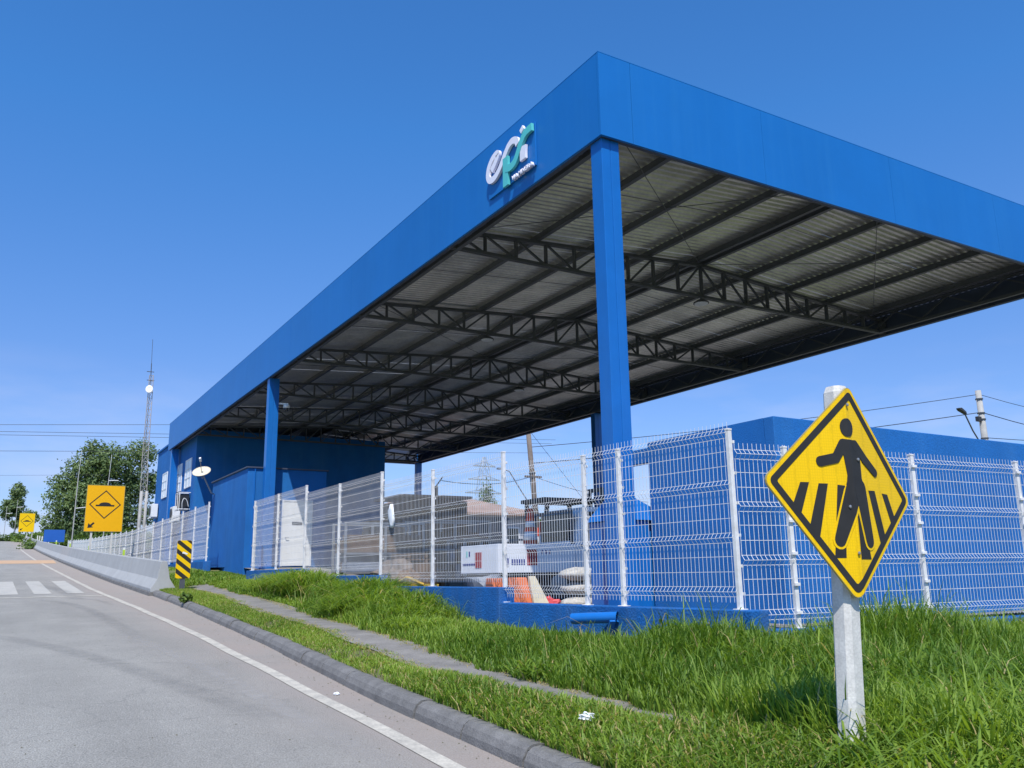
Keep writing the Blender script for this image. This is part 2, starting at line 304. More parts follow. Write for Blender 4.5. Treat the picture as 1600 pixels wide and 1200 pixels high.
def stain(name, c, amt):
    m = bpy.data.materials.new(name); m.use_nodes = True; nt = m.node_tree; n = nt.nodes; l = nt.links
    b = n['Principled BSDF']; b.inputs['Base Color'].default_value = (*c, 1); b.inputs['Roughness'].default_value = .8
    geo = n.new('ShaderNodeNewGeometry'); no = n.new('ShaderNodeTexNoise'); no.inputs['Scale'].default_value = 5; no.inputs['Detail'].default_value = 6; l.new(geo.outputs['Position'], no.inputs['Vector'])
    at = n.new('ShaderNodeAttribute'); at.attribute_name = 'tint'
    mr = n.new('ShaderNodeMapRange'); mr.inputs[1].default_value = .3; mr.inputs[2].default_value = .7; mr.inputs[3].default_value = .3; mr.inputs[4].default_value = 1; l.new(no.outputs['Fac'], mr.inputs[0])
    mu = n.new('ShaderNodeMath'); mu.operation = 'MULTIPLY'; l.new(mr.outputs[0], mu.inputs[0]); l.new(at.outputs['Fac'], mu.inputs[1])
    m2 = n.new('ShaderNodeMath'); m2.operation = 'MULTIPLY'; m2.inputs[1].default_value = amt; l.new(mu.outputs[0], m2.inputs[0]); l.new(m2.outputs[0], b.inputs['Alpha']); return m
M['tyre_mark'] = stain('tyre_mark_rubber', (.17, .17, .165), .22)
M['dust_mark'] = stain('pale_dust_streak', (.42, .40, .37), .5)

# ------------------------------------------------------------------ terrain functions
def road_z(y):
    y = np.asarray(y, float); yy = np.clip(y, -40, 150)
    z = .043 * (yy + 10.27) + .00006 * np.maximum(yy - 20, 0) ** 2
    return z + np.where(y > 150, .0586 * 20 * (1 - np.exp(-np.maximum(y - 150, 0) / 20)), 0)
def bend(y): return -.0045 * np.maximum(np.asarray(y, float) - 152, 0) ** 2 * np.where(np.asarray(y) > 250, 0, 1) - np.where(np.asarray(y) > 250, .0045 * 98 ** 2, 0)
_ky = [-40, -12, -6, -4, -1.5, 3.3, 6.8, 11.5, 16.7, 24, 50, 105, 400]
_kx = [-4.75, -4.70, -4.56, -4.52, -4.47, -4.21, -4.10, -3.95, -3.90, -4.05, -4.10, -4.05, -4.05]
def kerb_x(y): return np.interp(y, _ky, _kx) + bend(y)
_ly = [-40, -5, 0, 6, 12, 20, 60, 400]; _lx = [-5.02, -4.98, -4.90, -4.84, -4.92, -5.12, -5.35, -5.35]
def line_x(y): return np.interp(y, _ly, _lx) + bend(y)
_gy = [-60, -30, -5, 8, 20.7, 43, 73, 96, 150, 190, 400]; _gz = [-1.3, -.8, .9, .93, 1.98, 2.2, 2.75, 3.5, 6.6, 7.7, 8.2]
def yard_z(y): return np.interp(y, _gy, _gz)
_py = [-5.6, -4.8, -3.7, -1.6, .95, 5.9, 15.6, 22, 30, 45]; _pl = [-3.42, -3.50, -3.58, -3.64, -3.52, -3.25, -2.90, -2.70, -2.65, -2.6]
_qy = [-5.6, -4.4, -3.0, .3, 4.1, 11.5, 20.9, 30, 45]; _pu = [-3.12, -3.10, -3.12, -3.06, -2.78, -2.42, -2.10, -2.0, -2.0]
def path_lo(y): return np.interp(y, _py, _pl)
def path_hi(y): return np.interp(y, _qy, _pu)
def smooth(t): t = np.clip(t, 0, 1); return t * t * (3 - 2 * t)
def verge_z(x, y):
    x = np.asarray(x, float); y = np.asarray(y, float); k = kerb_x(y) + .18
    h = .135 + .07 * smooth((x - k) / .9) + .11 * smooth((x + 2.7) / 1.5)
    h = h * (1 - .8 * smooth((y - 24) / 20)); h = h + .05 * np.sin(x * 2.1 + y * .7) * smooth((x - k) / .6) * .5
    return road_z(y) + h

def sheet(name, xs_of_y, ys, zf, m, **tags):
    V = []; n = None
    for y in ys:
        xs = xs_of_y(y); n = len(xs)
        for x in xs: V.append((x, y, float(zf(x, y))))
    f = np.array([(i * n + j, i * n + j + 1, (i + 1) * n + j + 1, (i + 1) * n + j) for i in range(len(ys) - 1) for j in range(n - 1)])
    return mesh_np(name, V, [f], m, **tags)

# ------------------------------------------------------------------ setting: ground, road, kerb, verge, path
YS = np.concatenate([np.arange(-40, 30, 1.0), np.arange(30, 160, 2.5), np.arange(160, 320, 10)])
def ground_z(x, y):
    lo = float(road_z(y)) - .12; g = min(float(yard_z(y)), 99) - .10
    t = float(smooth((x - (kerb_x(y) + .6)) / 1.2)); return lo * (1 - t) + min(g, lo + .1 if y < 24 else 99) * t
ys_big = np.concatenate([[-600, -200, -80], YS, [400, 700, 1500, 3000]])
sheet('ground', lambda y: np.concatenate([[-3000, -600, -150, -60, -30, -14], kerb_x(y) + np.array([.3, .6, 1.2, 1.8, 3, 6]), [8, 20, 50, 120, 400, 3000]]), ys_big, ground_z, M['ground'], kind='structure')
_off = [-7.5, -5, -2.5, -1.4, -.7, -.3, -.08, .12]
road = sheet('road', lambda y: np.concatenate([line_x(y) + np.array(_off), [float(kerb_x(y)) - .12, float(kerb_x(y)) + .06]]), YS, lambda x, y: road_z(y), M['asphalt'], kind='structure')
_a = road.data.attributes.new('tint', 'FLOAT', 'POINT'); _a.data.foreach_set('value', np.tile(np.array([0, 0, .0, .08, .25, .5, .85, 1, 1.0, 1.35], np.float32), len(YS)))

def ribbon(name, fx, y0, y1, w, m, lift=.004, step=.5, parent=None, tint=None):
    ys = np.arange(y0, y1 + 1e-6, step); V = []; T = []
    for i, y in enumerate(ys):
        x = float(fx(y)); ww = w(y) if callable(w) else w
        for s_, tt in ((-.5, 0), (-.25, 1), (.25, 1), (.5, 0)): V.append((x + s_ * ww, y, float(road_z(y)) + lift)); T.append(tt * (tint(y) if tint else 1))
    f = np.array([(i * 4 + j, i * 4 + j + 1, i * 4 + j + 5, i * 4 + j + 4) for i in range(len(ys) - 1) for j in range(3)])
    return mesh_np(name, V, [f], m, tint=T, parent=parent)
ribbon('edge_line', lambda y: line_x(y) + .01 * math.sin(y * 1.7), -12, 56, .145, M['lane_white'], .006, .5, road)
ribbon('edge_line', lambda y: line_x(y), 57.5, 118, .15, M['lane_white'], .006, 1, road)
def patch(name, x0, x1, y0, y1, m, lift=.006):
    sheet(name, lambda y: np.linspace(x0, x1, 6), np.linspace(y0, y1, 6), lambda x, y: road_z(y) + lift, m, parent=road)
for k in range(7):
    x = -5.72 - .85 * k; patch('crosswalk_bar', x - .23, x + .22, 18.45, 26.8, M['crosswalk'])
patch('stop_line', -12, -5.16, 16.9, 17.15, M['lane_white'])
# speed hump with worn yellow paint
sheet('speed_hump', lambda y: np.linspace(-12.2, -4.5, 5), np.linspace(50, 56.6, 9), lambda x, y: road_z(y) + .008 + .09 * math.sin(math.pi * (y - 50) / 6.6), M['hump_yellow'], parent=road)
def tyre(pts, w, m, lift):
    sp = spline(pts, 10); V = []; T = []; n = len(sp)
    for i, p in enumerate(sp):
        d = (sp[min(i + 1, n - 1)] - sp[max(i - 1, 0)]).normalized(); a = Vector((-d.y, d.x, 0)); e = math.sin(math.pi * i / (n - 1)) ** .6
        for s_, tt in ((-.5, 0), (-.2, 1), (.2, 1), (.5, 0)): q = p + a * s_ * w; V.append((q.x, q.y, float(road_z(q.y)) + lift)); T.append(tt * e)
    f = np.array([(i * 4 + j, i * 4 + j + 1, i * 4 + j + 5, i * 4 + j + 4) for i in range(n - 1) for j in range(3)])
    mesh_np('tyre_mark', V, [f], m, tint=T, parent=road)
tyre([(-9.2, 9.5), (-7.6, 6.2), (-6.6, 3.0), (-5.9, -.6), (-5.6, -2.2)], .42, M['tyre_mark'], .002)
tyre([(-6.9, 16.2), (-6.2, 14), (-5.9, 11), (-5.8, 7.5), (-5.75, 5)], .38, M['tyre_mark'], .0025)
tyre([(-7.2, 17), (-6.0, 16.1), (-5.5, 15.2), (-5.3, 13)], .22, M['tyre_mark'], .003)
tyre([(-5.9, 6), (-5.55, 2), (-5.45, -1), (-5.35, -4.6)], .30, M['dust_mark'], .0028)
tyre([(-6.6, 24.5), (-6.2, 22), (-5.95, 18.5), (-5.9, 15.5)], .5, M['tyre_mark'], .0075)

# kerb stones
kerb = bpy.data.objects.new('kerb', None); COL.objects.link(kerb); kerb['kind'] = 'structure'
prof = [(-.03, -.06), (-.015, .06), (.015, .115), (.06, .145), (.12, .15), (.19, .14), (.20, -.06)]
y = -10.5
while y < 17.6:
    Ln = random.choice([.95, 1.0, 1.0, .98]); y1 = min(y + Ln, 17.7); rings = []
    dx = random.uniform(-.012, .012); dz = random.uniform(-.012, .008)
    for yy in np.linspace(y + .009, y1 - .009, 4):
        kx = float(kerb_x(yy)); rings.append([(kx + a + dx, yy, float(road_z(yy)) + b + dz) for a, b in prof])
    MB().loft(rings).build('kerb_stone', M['kerb'], kerb, bevel=0, smooth=False)
    y = y1
verge = sheet('verge', lambda y: np.concatenate([[kerb_x(y) + .17], kerb_x(y) + .17 + (np.array([.15, .4, .8, 1.2, 1.6, 2.0, 2.5]) if True else 0), np.array([-1.2 + .7 * (y < -3.6)] if False else [-.95])]),
      np.arange(-14, 46, .5), verge_z, M['soil'], kind='structure')
sheet('verge_bank', lambda y: np.array([-.95, 0, 1, 2.5, 5, 9, 16]), np.arange(-14, -2.4, .5), lambda x, y: verge_z(-.95, y) - .0 * x, M['soil'], kind='structure')
sheet('verge_bank', lambda y: np.array([-.95, -.6, -.3, .2]), np.arange(17.2, 25.1, .5), lambda x, y: verge_z(-.95, y), M['soil'], kind='structure')
path = sheet('footpath', lambda y: np.linspace(path_lo(y) - .06 + .03 * math.sin(y * 2.3), path_hi(y) + .06 + .04 * math.sin(y * 1.7 + 1), 6), np.arange(-5.4, 34, .4), lambda x, y: verge_z(x, y) + .018, M['path'], kind='structure')
sheet('yard_floor', lambda y: np.array([-.95 if not 15 < y < 24.5 else -.38, 2, 6, 12, 20, 32]), np.concatenate([np.arange(-2.6, 50, 2)]), lambda x, y: yard_z(y), M['yard'], kind='structure')
sheet('hillside', lambda x: np.linspace(-14, 60, 26), np.linspace(128, 190, 14), lambda x, y: 5.0 + 5.6 * math.exp(-((x - 6) / 16) ** 2) * math.sin(math.pi * min(max((y - 128) / 62, 0), 1)) + .5 * math.sin(x * .6) * math.sin(y * .3), M['ground'], kind='structure')

# ------------------------------------------------------------------ canopy
ZB, ZT, W, L = 8.623, 10.142, 15.19, 40.41
can = thing('canopy', 'huge blue steel canopy with deep fascia, open trusses and corrugated roof over the yard', 'canopy', (0, 0, 0))
nF = 7
for i in range(nF):
    a, b = L * i / nF, L * (i + 1) / nF
    MB().box(-.05, .0, a + .004, b - .004, ZB, ZT).build('fascia_panel', M['blue_panel'], can)
    MB().box(W - .0, W + .05, a + .004, b - .004, ZB, ZT).build('fascia_panel', M['blue_panel'], can)
for i in range(4):
    a, b = (-.05 + (W + .1) * i / 4), (-.05 + (W + .1) * (i + 1) / 4)
    if i == 0:   # short corner return then the joint
        MB().box(-.05, .62, -.055, -.005, ZB, ZT).build('fascia_panel', M['blue_panel'], can); a = .624
    MB().box(a + .003, b - .003, -.055, -.005, ZB, ZT).build('fascia_panel', M['blue_panel'], can)
    MB().box(a + .003, b - .003, L + .005, L + .055, ZB, ZT).build('fascia_panel', M['blue_panel'], can)
# folded lower lips and top cappings
fl = MB(); fl.box(.002, .08, .08, L - .08, ZB + .004, ZB + .03).box(W - .08, W - .002, .08, L - .08, ZB + .004, ZB + .03)
fl.box(.002, W - .002, .0, .08, ZB + .004, ZB + .03).box(.002, W - .002, L - .08, L - .002, ZB + .004, ZB + .03)
fl.build('fascia_lip', M['fascia_back'], can)
bk = MB(); bk.box(.004, .03, .17, L - .17, ZB + .032, ZT - .01).box(W - .03, W - .004, .17, L - .17, ZB + .032, ZT - .01).box(.03, W - .03, .004, .03, ZB + .032, ZT - .01).box(.03, W - .03, L - .03, L - .004, ZB + .032, ZT - .01)
bk.build('fascia_backing', M['fascia_back'], can)
cp = MB(); cp.box(-.053, .05, -.058, L + .058, ZT + .001, ZT + .012).box(W - .05, W + .053, -.058, L + .058, ZT + .001, ZT + .012).box(.052, W - .052, -.058, .05, ZT + .001, ZT + .012).box(.052, W - .052, L - .05, L + .058, ZT + .001, ZT + .012)
cp.build('fascia_capping', M['blue_panel'], can)
# columns: two channels boxed together with a seam, base plate and head plate
def column(x, y):
    z0 = float(yard_z(y)) - .1; c = MB(); c.box(x, x + .178, y, y + .30, z0, ZB + .003).box(x + .186, x + .365, y, y + .30, z0, ZB + .003)
    c.box(x + .01, x + .355, y + .01, y + .29, z0, ZB)
    o = c.build('column', M['blue_column'], can, bevel=.012)
    MB().box(x - .10, x + .46, y - .10, y + .40, z0 + .0, z0 + .13).build('base_plate', M['blue_column'], o)
for yy in (.04, 19.95, 39.55): column(.02, yy)
for yy in (.3, 20.4, 39.55): column(W - .42, yy)
# trusses
RISE = .50; TB = ZB + .09; TE = ZB + .47
def top_z(x): return TE + RISE * (1 - abs(x - W / 2) / (W / 2))
NX = 18; xs = [W / 2 + (i - NX / 2) * (W - .35) / NX for i in range(NX + 1)]
tys = [5.75 * k for k in range(1, 7)] + [39.9]
def truss_mesh(y):
    m = MB()
    for dy in (-.035, .035):
        m.bar((.1, y + dy, TB), (W - .1, y + dy, TB), .045, .075); m.bar((.1, y + dy, TE), (W / 2, y + dy, top_z(W / 2)), .045, .075); m.bar((W / 2, y + dy, top_z(W / 2)), (W - .1, y + dy, TE), .045, .075)
    m.box(.06, .12, y - .12, y + .12, ZB + .03, TE + .1).box(W - .12, W - .06, y - .12, y + .12, ZB + .03, TE + .1); return m
t0 = truss_mesh(tys[0]).build('truss', M['steel_dark'], can, origin=(0, tys[0], 0)); web = []
for i in range(1, NX):
    x = xs[i]; w1 = MB()
    for dy in (-.028, .028): w1.bar((x, tys[0] + dy, TB), (x, tys[0] + dy, top_z(x)), .05, .04)
    web.append(w1.build('web_post', M['steel_dark'], t0))
for i in range(NX):
    lo, hi = (xs[i + 1], xs[i]) if i >= NX / 2 or i < 4 else (xs[i], xs[i + 1])
    if i >= NX - 4: lo, hi = xs[i], xs[i + 1]
    w1 = MB(); w1.bar((lo, tys[0], TB), (hi, tys[0], top_z(hi)), .045, .05); web.append(w1.build('web_diagonal', M['steel_dark'], t0))
for yy in tys[1:]:
    t = t0.copy(); COL.objects.link(t); t.parent = can; t.location = (0, yy, 0)
    for wb in web: c = wb.copy(); COL.objects.link(c); c.parent = t
# purlins
for x in [.75, 2.45, 4.15, 5.85, 7.45, 7.75, 9.35, 11.05, 12.75, 14.45]:
    z = top_z(x) + .05; p = MB(); p.box(x - .03, x + .03, .05, L - .05, z, z + .16).box(x - .075, x + .03, .05, L - .05, z - .012, z - .002); p.build('purlin', M['steel_dark'], can)
# lattice edge beam behind the back and front fascia
for xe in (W - .30, .30):
    b = MB(); n = 48
    for z in (ZB + .09, ZB + .62): b.box(xe - .05, xe + .05, .1, L - .1, z - .04, z + .04)
    for i in range(n):
        ya, yb = .1 + (L - .2) * i / n, .1 + (L - .2) * (i + 1) / n
        b.bar((xe, ya, ZB + .13), (xe, yb, ZB + .58) if i % 2 else (xe, yb, ZB + .58), .04) if i % 2 else b.bar((xe, ya, ZB + .58), (xe, yb, ZB + .13), .04)
    b.build('edge_beam', M['steel_dark'], can)
for ys_ in (.25, L - .25): MB().box(.35, W - .35, ys_ - .05, ys_ + .05, TE - .02, TE + .1).build('gable_beam', M['steel_dark'], can)
# tie rods under the sheets
for (a, b) in [((.6, .4), (7.4, 5.6)), ((7.8, 5.6), (14.5, .4)), ((7.4, .4), (.6, 5.6)), ((14.5, 5.6), (7.8, .4)), ((.6, 11.6), (7.4, 17.1)), ((7.8, 17.1), (14.5, 11.6))]:
    MB().tube([(a[0], a[1], top_z(a[0]) + .03), (b[0], b[1], top_z(b[0]) + .03)], .009, 5).build('tie_rod', M['steel_dark'], can)
# sag rods between purlins
for y_ in (2.9, 8.6, 14.4, 20.1, 25.9, 31.6):
    for xa, xb in ((.75, 7.45), (7.75, 14.45)): MB().tube([(xa, y_, top_z(xa) + .1), (xb, y_, top_z(xb) + .1)], .008, 4).build('sag_rod', M['steel_dark'], can)
# corrugated roof sheets, about 1 m cover each
def roof_sheet(y0, y1, side):
    V = []; pitch = .185; n = int(round((y1 - y0) / pitch)); xsr = [.05, W / 2 - .02] if side == 0 else [W / 2 + .02, W - .05]; prof_ = []
    for i in range(n):
        a = y0 + i * pitch; prof_ += [(a, 0), (a + .055, 0), (a + .085, .05), (a + .14, .05), (a + .17, 0)]
    prof_.append((y0 + n * pitch + .004, 0)); m = len(prof_)
    for x in np.linspace(xsr[0], xsr[1], 3):
        for (a, h) in prof_: V.append((x, a, top_z(x) + .215 + h))
    f = [(i * m + j, i * m + j + 1, (i + 1) * m + j + 1, (i + 1) * m + j) for i in range(2) for j in range(m - 1)]
    return V, f
nsh = int(L / (.185 * 5)); cov = .185 * 5
for side in (0, 1):
    V, f = roof_sheet(0, cov, side); proto = MB().add(V, f).build('roof_sheet', M['galv'], can, origin=(0, 0, 0)); proto.location.y = .1
    for k in range(1, nsh): inst(proto, 'roof_sheet', can, (0, .1 + k * cov, random.uniform(-.003, .004)))
rc = MB(); rc.bar((W / 2 - .12, .05, top_z(W / 2) + .27), (W / 2 - .12, L - .05, top_z(W / 2) + .27), .26, .012).bar((W / 2 + .12, .05, top_z(W / 2) + .27), (W / 2 + .12, L - .05, top_z(W / 2) + .27), .26, .012)
rc.build('ridge_cap', M['galv'], can)

# lettering sign on the fascia
lg = thing('logo_sign', 'white and teal raised letter sign mounted on the front fascia near the corner', 'sign', (-.05, 3.75, 8.9))
def lf(u, v, t): return (-.055 - t, 3.75 - u, 8.9 + v)
def stroke(pts, w, t0, t1, name, m, n=7):
    sp = spline(pts, n); Lp = []; Rp = []
    for i, p in enumerate(sp):
        d = sp[min(i + 1, len(sp) - 1)] - sp[max(i - 1, 0)]; d.normalize(); a = Vector((-d.y, d.x, 0)) * w / 2
        Lp.append(p + a); Rp.append(p - a)
    mb = MB(); rings = [[lf(l_.x, l_.y, t0), lf(r_.x, r_.y, t0), lf(r_.x, r_.y, t1), lf(l_.x, l_.y, t1)] for l_, r_ in zip(Lp, Rp)]
    mb.loft(rings); return mb.build(name, m, lg)
pb = MB(); pb.prism([(.13, .03), (1.87, .03), (1.87, .90), (1.30, .90), (.13, .90)], lf, 0, .035); pb.build('backing_panel', M['blue_panel'], lg)
stroke([(.335, .555), (.45, .635), (.575, .745), (.60, .805), (.52, .835), (.36, .785), (.225, .655), (.19, .50), (.25, .39), (.375, .35), (.51, .375), (.655, .46), (.765, .565), (.885, .685), (1.01, .785), (1.15, .825), (1.29, .775), (1.34, .67)], .135, .045, .098, 'letter_e', M['letter_white'], 10)
stroke([(.885, .60), (.885, .30), (.885, .0)], .19, .046, .099, 'letter_p', M['teal'])
stroke([(.90, .36), (1.06, .315), (1.23, .35), (1.35, .475), (1.49, .655), (1.64, .765), (1.86, .785)], .15, .047, .104, 'letter_r', M['teal'])
stroke([(1.525, .27), (1.525, .40), (1.54, .545)], .19, .046, .097, 'letter_i', M['letter_white'])
stroke([(1.455, .865), (1.56, .925)], .10, .046, .097, 'letter_dot', M['letter_white'])
tc = bpy.data.curves.new('wordmark', 'FONT'); tc.body = 'VIA MINEIRA'; tc.size = .128; tc.extrude = .03; tc.offset = .002; tc.align_x = 'LEFT'
to = bpy.data.objects.new('tmp', tc); COL.objects.link(to); bpy.context.view_layer.update()
tm = bpy.data.meshes.new_from_object(to.evaluated_get(bpy.context.evaluated_depsgraph_get())); bpy.data.objects.remove(to)
wd = max(v.co.x for v in tm.vertices)
wmk = bpy.data.objects.new('wordmark', tm); tm.materials.append(M['letter_white']); COL.objects.link(wmk); wmk.parent = lg
wmk.matrix_local = Matrix(((0, 0, -1, -.085), (-1, 0, 0, -1.14), (0, 1, 0, .0), (0, 0, 0, 1))) @ Matrix.Diagonal((.73 / wd, 1, 1, 1))

# canopy lamps and camera
def lamp(x, y, label):
    t = thing('canopy_lamp', label, 'lamp', (x, y, TB), 'floodlights on the canopy trusses')
    MB().tube([(x, y, TB - .03), (x, y, TB - .14)], .02, 6).build('bracket', M['steel_dark'], t)
    MB().lathe([(.04, -.12), (.1, -.14), (.2, -.20), (.21, -.23), (.19, -.235)], 14, (x, y, TB)).build('housing', M['steel_dark'], t, smooth=False)
    MB().lathe([(.18, -.236), (.17, -.25)], 14, (x, y, TB)).build('lens', M['reflect'], t)
lamp(7.45, 5.75 - .1, 'round floodlight hanging at the middle of the nearest roof truss')
lamp(4.2, 11.5 - .1, 'small dark floodlight hanging left of centre on the second roof truss')
lamp(8.8, 17.25 - .1, 'dark floodlight hanging on the third roof truss')
cc = thing('security_camera', 'white dome security camera on a short arm fixed to the second blue column', 'camera', (.4, 19.9, 7.7))
MB().bar((.385, 20.0, 7.72), (.72, 19.93, 7.72), .06, .05).build('arm', M['white_plastic'], cc)
MB().lathe([(.03, .12), (.11, .10), (.12, .0), (.1, -.02)], 12, (.66, 19.93, 7.58)).build('housing', M['white_plastic'], cc, smooth=True)
MB().lathe([(.1, -.02), (.085, -.09), (.04, -.13), (.01, -.135)], 12, (.66, 19.93, 7.58)).build('dome', M['glass_dark'], cc, smooth=True)

# ------------------------------------------------------------------ buildings
bl = thing('far_building', 'tall dark blue building closing the far end under the canopy', 'building', (.5, 35, 2))
MB().box(.5, 10.8, 35.2, 40.30, 1.5, 9.10).build('wall', M['blue_wall'], bl)
MB().box(.5, 10.8, 40.50, 47.5, 1.5, 9.35).build('wall', M['blue_wall'], bl)
MB().box(.42, 10.88, 40.46, 47.58, 9.352, 9.45).build('parapet_capping', M['blue_wall'], bl)
def window(y0, y1, z0, z1):
    w = MB(); x = .5
    w.box(x - .05, x - .005, y0, y0 + .06, z0, z1).box(x - .05, x - .005, y1 - .06, y1, z0, z1)
    for k in range(4): z = z0 + (z1 - z0 - .06) * k / 3; w.box(x - .048, x - .006, y0 + .062, y1 - .062, z, z + .06)
    w.box(x - .046, x - .008, (y0 + y1) / 2 - .025, (y0 + y1) / 2 + .025, z0 + .06, z1 - .06)
    o = w.build('window', M['window_white'], bl)
    for k in range(3):
        z = z0 + (z1 - z0 - .06) * k / 3 + .062; MB().box(x - .03, x - .003, y0 + .064, (y0 + y1) / 2 - .028, z, z + (z1 - z0 - .06) / 3 - .064).build('pane', M['glass_pane'], o)
        MB().box(x - .03, x - .003, (y0 + y1) / 2 + .028, y1 - .064, z, z + (z1 - z0 - .06) / 3 - .064).build('pane', M['glass_pane'], o)
window(36.1, 37.7, 6.25, 7.75); window(38.7, 40.2, 6.25, 7.75); window(43.3, 44.9, 6.3, 7.8)

def ac_unit(x, y, z, label, mount=True):
    t = thing('air_conditioner', label, 'air conditioner', (x, y, z), 'outdoor units on the far building wall')
    MB().box(x - .42, x - .06, y - .48, y + .48, z, z + .78).build('casing', M['white_plastic'], t, bevel=.02)
    g = MB().lathe([(.28, 0), (.30, .01), (.30, .03), (.02, .035)], 16, (0, 0, 0)).build('grille', M['black_plastic'], t, raw=True)
    g.location = (-.42, .08, .40); g.rotation_euler = (0, R(-90), 0)
    for b in (-.3, .3): MB().bar((x - .5, y + b, z - .04), (x - .003, y + b, z - .04), .05, .05).build('bracket', M['white_metal'], t)
ac_unit(.5, 46.2, 5.3, 'white air conditioning unit at the far corner of the blue building')
ac_unit(.5, 38.7, 4.6, 'white air conditioning unit low on the wall under the paired windows')
cg = thing('caged_unit', 'black square ventilation unit in a white cage on the blue wall', 'ventilation unit', (.5, 36.6, 5.1))
MB().box(.02, .45, 36.0, 36.9, 5.15, 5.85).build('casing', M['black_plastic'], cg, bevel=.02)
c_ = MB()
for yy in (35.95, 36.45, 36.95): c_.bar((-.04, yy, 5.0), (-.04, yy, 5.92), .03).bar((-.04, yy, 5.92), (.495, yy, 5.92), .03).bar((-.04, yy, 5.08), (.495, yy, 5.08), .04)
c_.bar((-.04, 35.95, 5.92), (-.04, 36.95, 5.92), .03).bar((-.04, 35.95, 5.08), (-.04, 36.95, 5.08), .05)
c_.build('cage', M['white_metal'], cg)
MB().tube([(p.x, p.y, p.z) for p in spline([(.1, 35.84, 5.1), (.08, 35.78, 5.4), (.16, 35.78, 5.6), (.3, 35.8, 5.5), (.4, 35.84, 5.2)], 5)], .018, 6).build('pipe', M['white_metal'], cg)

bk_ = thing('blue_block', 'low blue rendered block with a white door beside the second column', 'building', (-.4, 20.7, 1.9))
wl = MB(); X0, X1, Y0, Y1, ZT2 = -.4, 2.5, 20.7, 26.4, 5.44
wl.box(X0, X1, Y0, Y1, 1.2, ZT2); wl.build('wall', M['blue_wall'], bk_, bevel=.015)
MB().box(X0 - .06, X1 + .06, Y0 - .06, Y1 + .06, ZT2 + .002, ZT2 + .05).build('roof_edge', M['fascia_back'], bk_)
MB().box(-.165, -.135, 20.66, 20.698, 1.8, 5.42).build('downpipe', M['blue_column'], bk_)
dr = MB().box(.93, 1.93, 20.655, 20.697, 2.0, 4.28).build('door', M['door_white'], bk_, bevel=.006)
fr = MB(); fr.box(.87, .928, 20.64, 20.698, 1.99, 4.34).box(1.932, 1.99, 20.64, 20.698, 1.99, 4.34).box(.93, 1.93, 20.64, 20.698, 4.282, 4.34); fr.build('door_frame', M['window_white'], dr)
MB().box(1.25, 1.62, 20.645, 20.654, 3.45, 3.56).build('door_plate', M['steel_dark'], dr)
MB().tube([(1.02, 20.655, 3.0), (1.02, 20.60, 3.0), (1.13, 20.59, 3.0)], .015, 6).build('handle', M['galv_tube'], dr)

ds = thing('satellite_dish', 'cream satellite dish on a bent arm at the far corner of the blue block', 'satellite dish', (-.4, 26.3, 5.3))
import mathutils
def dish(c, n_, rad, mat_, par, name='dish'):
    n_ = Vector(n_).normalized(); a = n_.cross(Vector((0, 0, 1))).normalized(); b = a.cross(n_); vs = []; fs = []; K = 20
    for j, rr in enumerate((.02, .35, .7, 1.0)):
        for k in range(K):
            t = 2 * math.pi * k / K; vs.append(Vector(c) + (a * math.cos(t) * .88 + b * math.sin(t)) * rad * rr + n_ * (.18 * rad * rr * rr))
    for j in range(3):
        for k in range(K): fs.append((j * K + k, j * K + (k + 1) % K, (j + 1) * K + (k + 1) % K, (j + 1) * K + k))
    fs.append(tuple(range(K))); o2 = len(vs); vs += [v - n_ * .02 for v in vs]; fs += [tuple(i + o2 for i in reversed(q)) for q in fs]
    for k in range(K): fs.append((3 * K + k, 3 * K + (k + 1) % K, o2 + 3 * K + (k + 1) % K, o2 + 3 * K + k))
    return MB().add(vs, fs).build(name, mat_, par, smooth=True)
dc = Vector((-1.05, 25.5, 5.75)); dn = Vector((-.28, -.50, .82))
dish(dc, dn, .40, M['cream'], ds)
MB().tube([(-.41, 26.0, 4.95), (-.55, 25.9, 5.0), (-.98, 25.56, 5.66)], .03, 8).build('mount_arm', M['pylon'], ds)
q_ = dc + dn.normalized() * .55 + Vector((0, 0, .1)); MB().tube([dc + Vector((.1, .2, -.35)) + dn.normalized() * .14, q_], .015, 6).build('feed_arm', M['galv_tube'], ds)
MB().tube([q_, q_ + Vector((.05, .1, -.12))], .045, 8).build('feed_horn', M['white_plastic'], ds)

# walled blue enclosure at the right
bx = thing('blue_wall', 'tall rough blue rendered wall of the enclosure behind the right hand fence', 'wall', (1, -2.24, .6))
MB().box(1.0, 13.5, -2.24, -2.06, .4, 3.65).build('front_wall', M['blue_wall'], bx, bevel=.012)
MB().box(1.0, 1.18, -2.058, .42, .4, 3.648).build('side_wall', M['blue_wall'], bx)
MB().box(1.0, 1.18, .422, 1.50, 3.33, 3.56).build('lintel', M['blue_wall'], bx)
MB().box(1.0, 1.18, 1.36, 1.50, .6, 3.328).build('pier', M['blue_wall'], bx)
lw = thing('low_enclosure', 'low blue painted box with sloping shoulders around the corner column base', 'enclosure', (.2, .45, .6))
MB().box(.42, .98, .45, 1.30, .6, 2.40).box(.98, 2.2, .50, 1.30, .6, 2.40).build('wall', M['blue_column'], lw, bevel=.015)
MB().loft([[(.38, .41, 2.402), (1.5, .41, 2.402), (1.5, 1.34, 2.402), (.38, 1.34, 2.402)], [(.55, .6, 2.80), (.75, .6, 2.80), (.75, .95, 2.80), (.55, .95, 2.80)]]).build('cap', M['blue_column'], lw)

